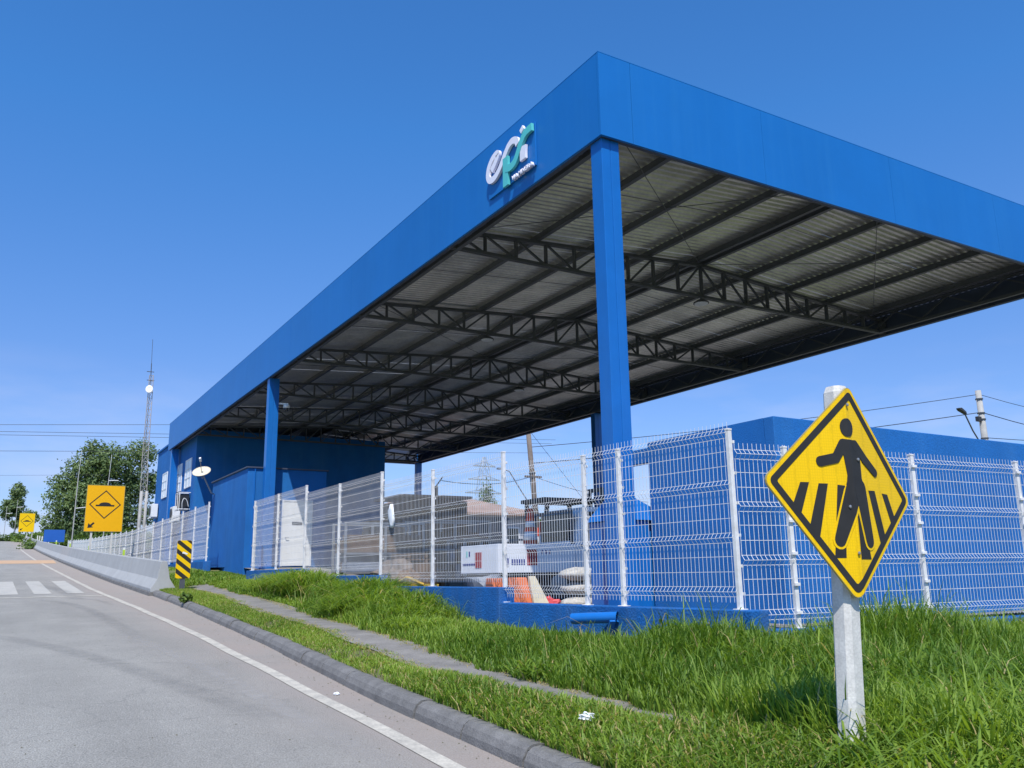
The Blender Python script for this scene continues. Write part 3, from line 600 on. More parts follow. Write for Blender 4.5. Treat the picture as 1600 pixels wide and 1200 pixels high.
# ------------------------------------------------------------------ fences
HF = 2.03
def panel_mesh(w, name, parent):
    m = MB(); prof_ = [(0, .0)]
    for c in (.12, .72, 1.32, 1.92): prof_ += [(0, c - .055), (-.045, c), (0, c + .055)]
    prof_.append((0, HF + .02)); n = max(2, int(round(w / .0625))); r_ = .0027
    for i in range(n + 1):
        x = w * i / n; rings = []
        for (o_, z) in prof_: rings.append([(x - r_, o_ - r_, z), (x + r_, o_ - r_, z), (x, o_ + r_, z)])
        m.loft(rings, cap=False)
    for c in (.12, .72, 1.32, 1.92):
        for z in (c - .055, c + .055): m.bar((0, .007, z), (w, .007, z), .0055)
        m.bar((0, -.051, c), (w, -.051, c), .005)
    for z in (.34, .51, .94, 1.11, 1.54, 1.71): m.bar((0, .007, z), (w, .007, z), .0055)
    me = m.build(name, M['white_metal'], None); return me
PCACHE = {}
def panel(p, q, z, parent):
    p = Vector(p); q = Vector(q); d = q - p; w = round(d.length - .03, 2)
    if w not in PCACHE: PCACHE[w] = panel_mesh(w, 'panel', None); o = PCACHE[w]
    else: o = bpy.data.objects.new('panel', PCACHE[w].data); COL.objects.link(o)
    o.parent = parent; a = math.atan2(d.y, d.x); u = d.normalized() * .015
    o.location = Vector((p.x + u.x, p.y + u.y, z)) - parent.location; o.rotation_euler = (0, 0, a); return o
pm = MB(); pm.box(-.027, .027, -.027, .027, 0, 2.12).box(-.06, .06, -.06, .06, 0, .012).box(-.031, .031, -.031, .031, 2.122, 2.145)
for z in (.18, .50, .86, 1.24, 1.6, 1.98): pm.box(-.04, .04, -.052, -.028, z - .018, z + .018)
POST = None
def post(x, y, z, parent, h=2.12, rz=R(90)):
    global POST
    if POST is None: POST = pm.build('post', M['white_post'], None, bevel=.004); o = POST
    else: o = bpy.data.objects.new('post', POST.data); COL.objects.link(o)
    o.parent = parent; o.location = Vector((x, y, z)) - parent.location; o.rotation_euler = (0, 0, rz); o.scale = (1, 1, h / 2.12); return o
f1 = thing('mesh_fence', 'white welded mesh fence stepping up along the blue plinth in front of the canopy', 'fence', (-1.05, -3.1, 1.2), 'white mesh fences')
P1 = [(-.74, -3.11), (-.90, -1.23), (-.95, -.50), (-1.05, 1.55), (-1.05, 4.15), (-1.05, 6.62), (-1.05, 9.2), (-1.05, 11.75), (-1.05, 14.33), (-1.05, 16.9)]
Z1 = [1.17, 1.17, 1.17, 1.40, 1.40, 1.62, 1.62, 1.82, 1.82]
for i, (a, b) in enumerate(zip(P1[:-1], P1[1:])): panel(b, a, Z1[i] + .075, f1)
for i, p in enumerate(P1):
    z = min(Z1[max(i - 1, 0)], Z1[min(i, 8)]); zt = max(Z1[max(i - 1, 0)], Z1[min(i, 8)]) + (2.02 if i < 3 else 2.10); post(p[0], p[1], z, f1, zt - z)
f2 = thing('mesh_fence', 'long white welded mesh fence climbing away left of the blue block', 'fence', (-1.05, 23.7, 2.3), 'white mesh fences')
ys2 = [23.7 + 2.6 * k for k in range(28)]
def z2(y): return float(np.interp(y, [23, 45, 73, 97], [2.28, 2.30, 2.95, 3.8]))
for a, b in zip(ys2[:-1], ys2[1:]): panel((-1.05, b), (-1.05, a), z2((a + b) / 2) + .03, f2)
for a in ys2: post(-1.05, a, z2(a) - .06, f2, 2.2)
f2b = thing('mesh_fence', 'short white mesh fence return between the front fence end and the blue block', 'fence', (-1.05, 16.9, 1.82), 'white mesh fences')
panel((-.42, 19.2), (-1.02, 17.05), 1.86, f2b); post(-.41, 19.25, 1.82, f2b)
f3 = thing('mesh_fence', 'white welded mesh fence in front of the tall blue wall behind the crossing sign', 'fence', (-.7, -3.2, 1.0), 'white mesh fences')
P3 = [(-.74, -3.17), (-.04, -3.29), (2.06, -3.50), (4.15, -3.66), (6.3, -3.80), (8.45, -3.94)]
for a, b in zip(P3[:-1], P3[1:]): panel(a, b, .99, f3)
for p in P3[1:]: post(p[0], p[1], .95, f3, 2.05, R(-6))
# plinth walls
def wall_run(name, label, segs):
    t = thing(name, label, 'low wall', (segs[0][0][0], segs[0][0][1], .6))
    for (a, b, zt, zb) in segs:
        a = Vector((*a, 0)); b = Vector((*b, 0)); d = (b - a).normalized(); n_ = Vector((-d.y, d.x, 0)) * .14; m = MB()
        c = [a - n_, b - n_, b + n_, a + n_]; m.loft([[(p.x, p.y, zb) for p in c], [(p.x, p.y, zt) for p in c]]).build('wall_section', M['blue_plinth'], t, bevel=.012)
    return t
wall_run('plinth_wall', 'blue rendered plinth wall stepping up beneath the front mesh fence', [((-.70, -3.36), (-1.045, 1.497), 1.17, .3), ((-1.05, 1.50), (-1.05, 6.567), 1.398, .4), ((-1.05, 6.57), (-1.05, 11.697), 1.618, .6), ((-1.05, 11.70), (-1.05, 17.05), 1.818, .8)])
wall_run('plinth_wall', 'low blue plinth under the fence behind the crossing sign', [((-.52, -3.22), (9, -3.99), .95, .1)])
wall_run('plinth_wall', 'low blue plinth at the foot of the long fence left of the block', [((-1.05, 23.5), (-1.05, 34.1), 2.24, 1.2), ((-1.05, 34.103), (-1.05, 47), 2.26, 1.4)])
# drain spout on the plinth
sp_ = thing('drain_spout', 'blue painted drain pipe with a strut sticking out of the plinth wall', 'pipe', (-1.1, -1.3, 1.05))
MB().tube([(-1.02, -1.24, 1.04), (-1.34, -.68, 1.015)], .070, 16, False).tube([(-1.34, -.68, 1.015), (-1.02, -1.24, 1.04)], .060, 16, False).build('pipe', M['blue_column'], sp_, smooth=True)
MB().bar((-1.12, -1.26, 1.0), (-1.06, -1.02, .66), .075, .03).build('strut', M['blue_column'], sp_)

# ------------------------------------------------------------------ pedestrian crossing sign
SB = Vector((-3.30, -6.69, .45)); sL = Vector((.982, -.17, 0)).normalized(); sR = Vector((.992, .127, 0)).normalized()   # the plate is bent round its post
su = Vector((1, 0, 0)); sn = Vector((0, -1, 0)); cr0 = Vector((.857, -.515, 0))
ps = thing('crossing_sign', 'yellow diamond pedestrian crossing sign on a pale concrete post in the grass', 'road sign', SB)
CZ = 1.64; HD = .685; CA, SA = math.cos(R(-4.2)), math.sin(R(-4.2))
pp = MB(); rings = []
for z, k in ((-.3, 1.06), (2.285, 1), (2.325, .80)):
    oct_ = [(-.068, -.038), (-.038, -.068), (.038, -.068), (.068, -.038), (.068, .038), (.038, .068), (-.038, .068), (-.068, .038)]
    rings.append([SB + Vector((a * k, .092 - b * k, z)) + cr0 * ((z - CZ) * .05) for a, b in oct_])
pp.loft(rings).build('post', M['post_concrete'], ps)
def sf(u, v, t):
    d = sL if u < 0 else sR; p = SB + d * u + Vector((-sL.y * 0 + (d.y), -d.x, 0)) * t + Vector((0, 0, CZ + v)); return (p.x, p.y, p.z)
def clip(poly, f):
    out = []
    for i in range(len(poly)):
        a, b = poly[i - 1], poly[i]; fa, fb = f(a), f(b)
        if (fa >= 0) != (fb >= 0): t = fa / (fa - fb); out.append((a[0] + (b[0] - a[0]) * t, a[1] + (b[1] - a[1]) * t))
        if fb >= 0: out.append(b)
    return out
def bent(mb, poly, t0, t1):
    q = [(u * CA - v * SA, u * SA + v * CA) for u, v in poly]
    for f in (lambda p: p[0] + 1e-7, lambda p: -p[0] - 1e-6):
        h_ = clip(q, f)
        if len(h_) > 2: mb.prism(h_, sf, t0, t1)
    return mb
def rdiamond(h, r=.05, n=5):
    out = []
    for k in range(4):
        a0 = math.pi / 2 * k; cx_, cy_ = (h - r * math.sqrt(2)) * math.cos(a0), (h - r * math.sqrt(2)) * math.sin(a0)
        for j in range(n): t = a0 - math.pi / 4 + math.pi / 2 * j / (n - 1); out.append((cx_ + r * math.cos(t), cy_ + r * math.sin(t)))
    return out
bent(MB(), rdiamond(HD), 0, .012).build('sign_plate', M['yellow_film'], ps)
def ringband(o_, i_, t0, t1):
    m = MB(); n_ = len(o_)
    for i in range(n_): j = (i + 1) % n_; bent(m, [o_[i], o_[j], i_[j], i_[i]], t0, t1)
    return m
ringband(rdiamond(HD - .034, .035), rdiamond(HD - .094, .016), .0125, .0145).build('sign_border', M['black_film'], ps)
ringband(rdiamond(HD + .005, .052), rdiamond(HD + .0005, .05), -.004, .0115).build('sign_rim', M['sign_back'], ps)
def S(pts): return [(a * HD, b * HD) for a, b in pts]
def capsule(a, b, r1, r2, n=8):
    a = Vector((*a, 0)); b = Vector((*b, 0)); d = (b - a).normalized(); t0 = math.atan2(d.y, d.x); o = []
    for k in range(n): t = t0 + math.pi / 2 + math.pi * k / (n - 1); o.append((a.x + r1 * math.cos(t), a.y + r1 * math.sin(t)))
    for k in range(n): t = t0 - math.pi / 2 + math.pi * k / (n - 1); o.append((b.x + r2 * math.cos(t), b.y + r2 * math.sin(t)))
    return o
pd = MB(); T0, T1 = .0125, .0165
bent(pd, S([(-.052 + .082 * math.cos(t), .580 + .088 * math.sin(t)) for t in np.linspace(0, 2 * math.pi, 22)[:-1]]), T0, T1)
bent(pd, S([(-.145, .445), (-.11, .465), (.055, .470), (.085, .445), (.125, .31), (.135, .12), (.19, -.02), (-.085, -.02), (-.067, .127), (-.10, .29)]), T0, T1)
for (a, b, r1, r2, dt) in [((-.105, .415), (-.195, .275), .052, .046, .0002), ((-.195, .275), (-.375, .225), .048, .048, .0004), ((.055, .425), (.205, .315), .05, .045, .0002), ((.19, .32), (.375, .205), .048, .040, .0004), ((.02, .02), (-.178, -.472), .105, .064, .0006), ((.10, .02), (.213, -.455), .09, .062, .0008)]:
    bent(pd, capsule((a[0] * HD, a[1] * HD), (b[0] * HD, b[1] * HD), r1 * HD, r2 * HD), T0, T1 + dt)
pd.build('walking_figure', M['black_film'], ps)
ol = MB()   # yellow keyline where the legs cross the stripes
for (a, b, r1, r2) in [((.0, -.05), (-.178, -.472), .122, .088), ((.11, -.05), (.213, -.455), .106, .086)]: bent(ol, capsule((a[0] * HD, a[1] * HD), (b[0] * HD, b[1] * HD), r1 * HD, r2 * HD), T0 + .0018, T0 + .0026)
ol.build('figure_keyline', M['yellow_film'], ps)
for q in ([(-.605, .0125), (-.508, .02), (-.60, -.262), (-.695, -.205)], [(-.40, .02), (-.296, .027), (-.405, -.475), (-.512, -.38)], [(-.186, .027), (-.10, .027), (-.115, -.63), (-.243, -.64)],
          [(.02, .02), (.07, .02), (.223, -.62), (.056, -.63)], [(.246, .02), (.354, .03), (.50, -.40), (.408, -.475)], [(.483, .02), (.58, .02), (.694, -.20), (.62, -.26)]):
    bent(MB(), S(q), T0, T0 + .0012).build('crossing_stripe', M['black_film'], ps)
for u, v in ((-.07, -.16), (.105, .285), (-.02, -.58), (.01, .80)):
    o_ = MB().lathe([(.011, 0), (.011, .006), (.004, .009)], 8).build('bolt', M['galv_tube'], ps, raw=True); o_.location = Vector(sf(u * HD, v * HD, T1 + .001)) - SB; o_.rotation_euler = (R(90), 0, 0)
for z in (CZ - .46, CZ + .42):
    MB().box(-3.47, -3.13, -6.672, -6.655, .45 + z - .02, .45 + z + .02).build('clamp', M['black_plastic'], ps)

# ------------------------------------------------------------------ hump warning signs
def hump_sign(x0, x1, y, z0, z1, zg, label, film):
    xm = (x0 + x1) / 2; t = thing('hump_sign', label, 'road sign', (xm, y, zg), 'rectangular hump warning signs'); w = x1 - x0; h = z1 - z0
    MB().box(x0, x1, y, y + .03, z0, z1).build('board', film, t, bevel=.006)
    fr_ = MB(); e = .022
    fr_.box(x0 - e, x0 - .001, y - .004, y + .034, z0 - e, z1 + e).box(x1 + .001, x1 + e, y - .004, y + .034, z0 - e, z1 + e).box(x0, x1, y - .004, y + .034, z1 + .001, z1 + e).box(x0, x1, y - .004, y + .034, z0 - e, z0 - .001)
    fr_.build('board_frame', M['sign_back'], t)
    def bf(u, v, tt): return (xm + u * w, y - tt, z0 + v * h)
    d0 = [(0, .90), (.43, .585), (0, .27), (-.43, .585)]; d1 = [(0, .872), (.392, .585), (0, .298), (-.392, .585)]
    dm = MB()
    for i in range(4):
        j = (i + 1) % 4; dm.prism([d0[i], d0[j], d1[j], d1[i]], bf, .002, .006)
    dm.build('diamond_outline', M['black_film'], t)
    hm = [(-.25, .545), (.25, .545), (.25, .578), (.17, .578)] + [(.16 * math.cos(a), .578 + .055 * math.sin(a)) for a in np.linspace(.1, math.pi - .1, 9)] + [(-.17, .578), (-.25, .578)]
    MB().prism(hm, bf, .002, .006).build('hump_symbol', M['black_film'], t)
    MB().prism([(-.42, .07), (-.27, .085), (-.315, .112), (-.235, .175), (-.275, .195), (-.355, .138), (-.40, .175)][::1], bf, .002, .006).build('arrow', M['black_film'], t)
    for xx in ((x0 + .20 * w, x0 + .75 * w) if y < 100 else (x0 + .58 * w, x0 + .92 * w)): MB().box(xx - .05, xx + .05, y + .036, y + .12, zg - .3, z1 - .1).build('post', M['post_concrete'], t)
hump_sign(-3.79, -1.92, 42.0, 4.22, 6.71, 2.3, 'large amber speed hump sign standing behind the concrete barrier in front of the big tree', M['amber_film'])
hump_sign(-4.95, -3.0, 135.0, 8.70, 11.35, 6.3, 'small distant yellow speed hump sign at the road top left of the blue board', M['yellow_film'])
bb = thing('blue_board', 'plain blue board standing behind the far concrete barrier', 'board', (-2.9, 85, 3.0))
MB().box(-3.80, -2.0, 85, 85.05, 5.30, 6.47).build('board_face', M['blue_board'], bb, bevel=.01)
for xx in (-3.4, -2.4): MB().box(xx - .04, xx + .04, 85.06, 85.14, 2.6, 6.3).build('post', M['pylon'], bb)

# ------------------------------------------------------------------ concrete barrier
JB = [(0, 0), (0, .09), (.17, .36), (.255, .84), (.27, .86), (.41, .86), (.425, .84), (.51, .36), (.68, .09), (.68, 0)]
def barrier_x(y): return float(np.interp(y, [16, 24, 50, 105, 140], [-3.97, -4.06, -4.10, -4.05, -4.05]) + bend(y))
seg_n = 0; proto_b = None; yb = 16.55
ORD = ['second', 'third', 'fourth', 'fifth', 'sixth', 'seventh', 'eighth', 'ninth', 'tenth', 'eleventh', 'twelfth', 'thirteenth', 'fourteenth', 'fifteenth', 'sixteenth', 'seventeenth', 'eighteenth', 'nineteenth', 'twentieth', 'twenty first', 'twenty second', 'twenty third', 'twenty fourth']
labs = ['nearest concrete barrier block with its end face beside the striped marker'] + ['grey concrete barrier block, %s up the road from the striped marker' % o_ for o_ in ORD]
while yb < 148:
    Ln = 5.6 if seg_n == 0 else 5.9
    t = MB(); rings = []
    for yy in np.linspace(yb + .02, yb + Ln - .02, 4):
        z = float(road_z(yy)) + .10; bx_ = barrier_x(yy)
        rings.append([(bx_ + a, yy, z + b) for a, b in JB])
    if seg_n == 0: rings[0] = [(x + 0, y_ + (z_ - float(road_z(yb)) - .1) * .10, z_) for x, y_, z_ in rings[0]]
    o = t.loft(rings).build('barrier_block', M['concrete'], None, bevel=.008, origin=(barrier_x(yb), yb, float(road_z(yb))))
    o['label'] = labs[seg_n]; o['category'] = 'barrier'; o['group'] = 'concrete barrier blocks along the road'
    seg_n += 1; yb += Ln
base = MB(); rr = []
for yy in np.arange(16.4, 150, 2.5): z = float(road_z(yy)); b_ = barrier_x(yy); rr.append([(b_ - .07, yy, z - .05), (b_ - .06, yy, z + .098), (b_ + .8, yy, z + .098), (b_ + .8, yy, z - .05)])
base.loft(rr).build('barrier_footing', M['kerb'], None, kind='structure')
# delineator posts behind the barrier
def delineator(x, y, zb, h, label):
    t = thing('delineator', label, 'delineator post', (x, y, zb), 'white delineator posts behind the barrier')
    MB().box(x - .05, x + .05, y - .03, y + .03, zb, zb + h).build('post', M['white_plastic'], t)
    MB().box(x - .052, x + .052, y - .034, y - .031, zb + h - .42, zb + h - .10).build('reflector', M['green_band'], t)
for k, (x, y) in enumerate([(-2.5, 20.5), (-2.55, 35), (-2.6, 52), (-2.75, 66), (-2.95, 80)]):
    delineator(x, y, float(road_z(y)) - .1, 1.25, 'white post with a lime reflector behind the barrier, %s' % ['nearest to the striped marker', 'under the amber sign', 'beyond the amber sign', 'just right of the blue board', 'in front of the blue board'][k])
for k, y in enumerate([88, 95, 102, 108, 114]):
    t = MB().box(-3.2 - .06, -3.2 + .06, y, y + .06, float(road_z(y)) - .1, float(road_z(y)) + 1.35).build('delineator', M['white_plastic'], None)
    t['label'] = 'small plain white post above the far barrier, %s left of the blue board' % ['first', 'second', 'third', 'fourth', 'fifth'][k]; t['category'] = 'delineator post'; t['group'] = 'far delineator posts'

# striped object marker
mk = thing('striped_marker', 'black and yellow diagonal striped marker board on a short post by the barrier end', 'marker', (-3.28, 15.9, 1.3))
MY, MX, MZ0, MZ1, MW = 15.9, -3.25, 1.62, 2.68, .40
def mf(u, v, t): return (MX + u, MY - t, MZ0 + v)
rp = []; rr_ = .05; hh = MZ1 - MZ0
for (cx_, cy_, a0) in ((MW / 2 - rr_, rr_, -90), (MW / 2 - rr_, hh - rr_, 0), (-MW / 2 + rr_, hh - rr_, 90), (-MW / 2 + rr_, rr_, 180)):
    for k in range(4): t = R(a0 + 30 * k); rp.append((cx_ + rr_ * math.cos(t), cy_ + rr_ * math.sin(t)))
MB().prism(rp, mf, 0, .012).build('board', M['yellow_film'], mk)
def clip(poly, f):
    out = []
    for i in range(len(poly)):
        a, b = poly[i - 1], poly[i]; fa, fb = f(a), f(b)
        if (fa >= 0) != (fb >= 0): t = fa / (fa - fb); out.append((a[0] + (b[0] - a[0]) * t, a[1] + (b[1] - a[1]) * t))
        if fb >= 0: out.append(b)
    return out
rin = [(u * .985, hh / 2 + (v - hh / 2) * .995) for u, v in rp]
for k in range(-1, 6):
    c0 = .0 + .275 * k; sl = -.78
    q = clip(clip(rin, lambda p: p[1] - sl * p[0] - c0), lambda p: c0 + .135 - (p[1] - sl * p[0]))
    if len(q) > 2: MB().prism(q, mf, .0125, .0145).build('stripe', M['black_film'], mk)
MB().box(MX - .055, MX + .075, MY + .002, MY + .09, 1.0, 2.5).build('post', M['steel_dark'], mk)
MB().prism([(-.06, .70), (.08, .66), (.10, .69), (-.02, .745)], mf, .0148, .016).build('sticker', M['white_plastic'], mk)

# ------------------------------------------------------------------ things in the yard
tr = thing('work_truck', 'white pickup work truck with blue and red markings parked behind the fence', 'truck', (3.4, 6.8, .95))
zt = .95; yF, yBk = 6.0, 7.75
MB().box(1.4, 3.42, yF, yF + .06, 1.62, 2.24).box(1.4, 3.42, yBk - .06, yBk, 1.62, 2.24).box(1.4, 1.46, yF + .062, yBk - .062, 1.62, 2.24).box(1.462, 3.42, yF + .062, yBk - .062, 1.62, 1.70).build('cargo_bed', M['truck_white'], tr, bevel=.012)
side = [(2.76, 1.55), (2.76, 2.30), (2.92, 3.02), (3.05, 3.10), (4.15, 3.10), (4.65, 2.42), (5.45, 2.28), (5.55, 1.95), (5.55, 1.45), (4.98, 1.45), (4.86, 1.78), (4.5, 1.86), (4.16, 1.78), (4.04, 1.45), (2.76, 1.45)]
MB().prism(side, lambda u, v, t: (u + .72, yF + .05 + t, v), 0, 1.60).build('cab', M['truck_white'], tr, bevel=.03)
win = MB(); win.prism([(2.95, 2.32), (3.02, 2.98), (3.50, 3.0), (3.50, 2.32)], lambda u, v, t: (u + .72, yF + .047 - t, v), 0, .012).prism([(3.56, 2.32), (3.56, 3.0), (4.08, 3.0), (4.45, 2.45), (4.3, 2.32)], lambda u, v, t: (u + .72, yF + .047 - t, v), 0, .012)
win.build('window', M['glass_dark'], tr)
MB().box(3.462, 3.478, yF + .2, yBk - .25, 2.34, 2.97).build('rear_window', M['glass_dark'], tr)
MB().box(3.6, 4.7, yF + .046 - .01, yF + .046, 2.2, 2.23).build('side_moulding', M['black_plastic'], tr)
MB().box(1.6, 6.1, yF + .25, yBk - .25, 1.28, 1.52).build('chassis', M['black_plastic'], tr)
MB().box(1.7, 2.45, yF + .08, yF + .5, 1.12, 1.58).build('underbed_shade_box', M['black_plastic'], tr, bevel=.05)  # dark box added to stand for the black shade under the bed
MB().box(2.5, 3.4, yF + .02, yF + .06, 1.50, 1.615).build('side_guard', M['black_plastic'], tr)
for x in (2.95, 5.22):
    for yy in (yF + .02, yBk - .24):
        w = MB(); w.lathe([(.30, 0), (.38, .02), (.40, .06), (.40, .17), (.38, .21), (.30, .23)], 20); o = w.build('wheel', M['rubber'], tr, raw=True); o.location = Vector((x, yy + .23, zt + .40)) - tr.location; o.rotation_euler = (R(90), 0, 0)
        h_ = MB(); h_.lathe([(.05, 0), (.22, .0), (.22, .015), (.05, .03)], 14); hb = h_.build('rim', M['galv_tube'], o, raw=True); hb.location = (0, 0, .225)
for (x, w, z, h, mm, nm) in [(2.12, .26, 1.78, .34, 'tail_red', 'red_panel'), (1.55, .04, 1.80, .13, 'navy', 'marking'), (1.61, .04, 1.80, .13, 'navy', 'marking')] + [(1.72 + .06 * k, .042, 1.79, .12, 'navy', 'marking') for k in range(6)] + [(1.50, .05, 2.0, .14, 'teal', 'marking'), (2.5, .04, 2.02, .09, 'navy', 'marking'), (2.6, .04, 2.02, .09, 'navy', 'marking'), (2.7, .04, 2.02, .09, 'navy', 'marking')]:
    MB().box(x, x + w, yF - .006, yF - .001, z, z + h).build(nm, M[mm], tr)
for (y_, w, z, h, mm, nm) in [(6.75, .3, 1.74, .34, 'tail_red', 'tail_lamp'), (7.42, .06, 1.98, .14, 'teal', 'marking'), (7.3, .05, 2.0, .11, 'navy', 'marking'), (6.9, .75, 1.80, .04, 'navy', 'marking')]:
    MB().box(1.394 - (.003 if nm == 'tail_lamp' else 0), 1.399, y_, y_ + w, z, z + h).build(nm, M[mm], tr)
MB().bar((3.40, yF + .1, 2.25), (3.40, yF + .1, 3.0), .06).bar((3.40, yBk - .1, 2.25), (3.40, yBk - .1, 3.0), .06).bar((3.40, yF + .1, 3.0), (3.40, yBk - .1, 3.0), .06).build('load_frame', M['steel_dark'], tr)

fk = thing('forklift', 'dark forklift with a tall mast and red gas bottle behind the truck', 'forklift', (5.2, 9.2, 1.0))
MB().box(4.2, 6.3, 8.6, 9.8, 1.35, 2.15).build('body', M['black_plastic'], fk, bevel=.05)
fg_ = MB()
for xx in (4.35, 5.75):
    for yy in (8.7, 9.7): fg_.bar((xx, yy, 2.1), (xx + .1, yy, 3.45), .09)
fg_.box(4.3, 5.95, 8.62, 9.78, 3.45, 3.55).build('overhead_guard', M['black_plastic'], fk)
MB().bar((6.4, 8.85, 1.2), (6.4, 8.85, 3.9), .14).bar((6.4, 9.55, 1.2), (6.4, 9.55, 3.9), .14).bar((6.4, 8.85, 3.85), (6.4, 9.55, 3.85), .1).bar((6.4, 8.85, 2.4), (6.4, 9.55, 2.4), .1).build('mast', M['steel_dark'], fk)
MB().lathe([(.03, 2.2), (.15, 2.25), (.16, 2.3), (.16, 2.85), (.12, 2.95), (.04, 3.0)], 14, (4.55, 9.0, 0)).build('gas_bottle', M['cone_red'], fk, smooth=True)
MB().box(4.9, 5.3, 8.9, 9.5, 2.15, 2.35).box(4.86, 4.98, 8.9, 9.5, 2.35, 2.85).build('seat', M['rubber'], fk, bevel=.03)
for xx in (4.7, 6.0):
    for yy in (8.55, 9.7):
        w = MB(); w.lathe([(.2, 0), (.3, .02), (.32, .06), (.32, .16), (.3, .2), (.2, .22)], 16); o = w.build('wheel', M['rubber'], fk, raw=True); o.location = Vector((xx, yy + .2, 1.36)) - fk.location; o.rotation_euler = (R(90), 0, 0)
db = thing('oil_drum', 'rusty brown steel drum standing between the racks and the truck', 'drum', (1.2, 9.3, 1.0))
MB().lathe([(.28, 1.0), (.29, 1.02), (.29, 1.3), (.30, 1.31), (.29, 1.33), (.29, 1.6), (.30, 1.61), (.29, 1.63), (.29, 1.9), (.27, 1.9)], 20, (1.2, 9.3, 0)).build('shell', M['wood'], db)
pl_ = thing('pallet_stack', 'stack of weathered wooden pallets in front of the loaded racks', 'pallets', (2.2, 11.5, 1.15))
for k in range(7):
    z = 1.16 + .15 * k
    for q in range(3): MB().box(1.5 + .5 * q, 1.6 + .5 * q, 11.0, 12.1, z, z + .09).build('bearer', M['wood'], pl_)
    for q in range(5): MB().box(1.5, 2.6, 11.0 + .24 * q, 11.14 + .24 * q, z + .091, z + .118).build('slat', M['wood'], pl_)
cn = thing('traffic_cone', 'tall red traffic cone with two silver bands standing in the truck bed', 'traffic cone', (2.85, 7.0, 1.7))
MB().box(2.55, 3.15, 6.7, 7.3, 1.702, 1.76).build('base', M['cone_red'], cn, bevel=.02)
def cr_(z): return .26 - .19 * (z - 1.76) / 1.32
for (a, b, mm, nm) in [(1.76, 2.36, 'cone_red', 'cone_body'), (2.36, 2.56, 'reflect', 'silver_band'), (2.56, 2.66, 'cone_red', 'cone_body'), (2.66, 2.80, 'reflect', 'silver_band'), (2.80, 3.10, 'cone_red', 'cone_body')]:
    MB().lathe([(cr_(a), a), (cr_(b), b)], 18, (2.85, 7.0, 0)).build(nm, M[mm], cn, smooth=True)

ob = thing('plastic_barrier', 'faded orange plastic road barrier leaning behind the front fence', 'barrier', (-.5, 2.3, .95))
MB().loft([[(-.92, 2.05, .93), (-.18, 2.05, .93), (-.18, 2.55, .93), (-.92, 2.55, .93)], [(-.90, 2.12, 1.2), (-.20, 2.12, 1.2), (-.20, 2.48, 1.2), (-.90, 2.48, 1.2)], [(-.92, 2.2, 1.54), (-.24, 2.2, 1.54), (-.24, 2.4, 1.54), (-.92, 2.4, 1.54)]]).build('body', M['orange'], ob, bevel=.02)
MB().box(-.75, -.62, 2.06, 2.11, 1.0, 1.1).box(-.5, -.37, 2.06, 2.11, 1.0, 1.1).build('foot_slot', M['black_plastic'], ob)
cb = thing('leaning_board', 'cream board leaning against the orange plastic barrier', 'board', (-.1, 2.2, .95))
MB().loft([[(-.20, 2.0, .94), (.16, 2.0, .94), (.16, 2.05, .94), (-.20, 2.05, .94)], [(-.25, 2.12, 1.56), (-.13, 2.12, 1.56), (-.13, 2.17, 1.56), (-.25, 2.17, 1.56)]]).build('board_face', M['cream'], cb)
for k, (x, y, z, lb) in enumerate([(1.12, 2.6, .95, 'bottom white woven sack of the stack beside the truck wheel'), (1.15, 2.62, 1.20, 'middle white woven sack of the stack beside the truck wheel'), (1.10, 2.58, 1.45, 'top crumpled white sack of the stack beside the truck wheel')]):
    m = MB(); rings = []
    for i in range(9):
        t = i / 8; a = math.sin(math.pi * min(max(t, .04), .96)) ** .45; rings.append([(x - .38 + .76 * t, y + .26 * a * math.cos(q) + random.uniform(-.015, .015), z + .128 + .125 * a * math.sin(q) + random.uniform(-.012, .012)) for q in np.linspace(0, 2 * math.pi, 13)[:-1]])
    o = m.loft(rings).build('sack', M['sack'], None, smooth=True, origin=(x, y, z)); o['label'] = lb; o['category'] = 'sack'; o['group'] = 'white sacks stacked behind the fence'
def crumple(name, c, r_, m_, seed, sq=.6):
    rnd = random.Random(seed); bm = bmesh.new(); bmesh.ops.create_icosphere(bm, subdivisions=3, radius=1)
    ph = [rnd.uniform(0, 6) for _ in range(9)]
    for v in bm.verts:
        p = v.co; k = 1 + .22 * math.sin(5 * p.x + ph[0]) * math.sin(6 * p.y + ph[1]) + .16 * math.sin(9 * p.z + ph[2] + 4 * p.x) + rnd.uniform(-.07, .07)
        v.co = Vector((p.x * r_ * k, p.y * r_ * k, max(p.z, -.6) * r_ * k * sq))
    me = bpy.data.meshes.new(name); bm.to_mesh(me); bm.free(); me.materials.append(m_); o = bpy.data.objects.new(name, me); COL.objects.link(o); o.location = c; return o
o = crumple('plastic_bundle', (.25, 2.35, 1.08), .2, M['pink'], 3, .7); o['label'] = 'crumpled red pink plastic bundle on the yard floor by the fence foot'; o['category'] = 'bundle'
o = crumple('tarpaulin', (.55, 5.0, 1.2), .5, M['container'], 14, .75); o['label'] = 'dark grey tarpaulin heap on the yard floor left of the truck'; o['category'] = 'tarpaulin'
o = crumple('scrap_heap', (-.1, 7.6, 1.25), .5, M['wood'], 15, .8); o['label'] = 'brown scrap heap behind the fence near the yellow hose'; o['category'] = 'heap'
o = crumple('scrap_heap', (1.0, 10.3, 1.5), .6, M['wood_grey'], 16, .9); o['label'] = 'greyish scrap heap in front of the loaded racks beside the steel drum'; o['category'] = 'heap'
hz = thing('hose', 'yellow flat hose and board lying on the plinth behind the tall grass', 'hose', (-.8, 5.6, 1.2))
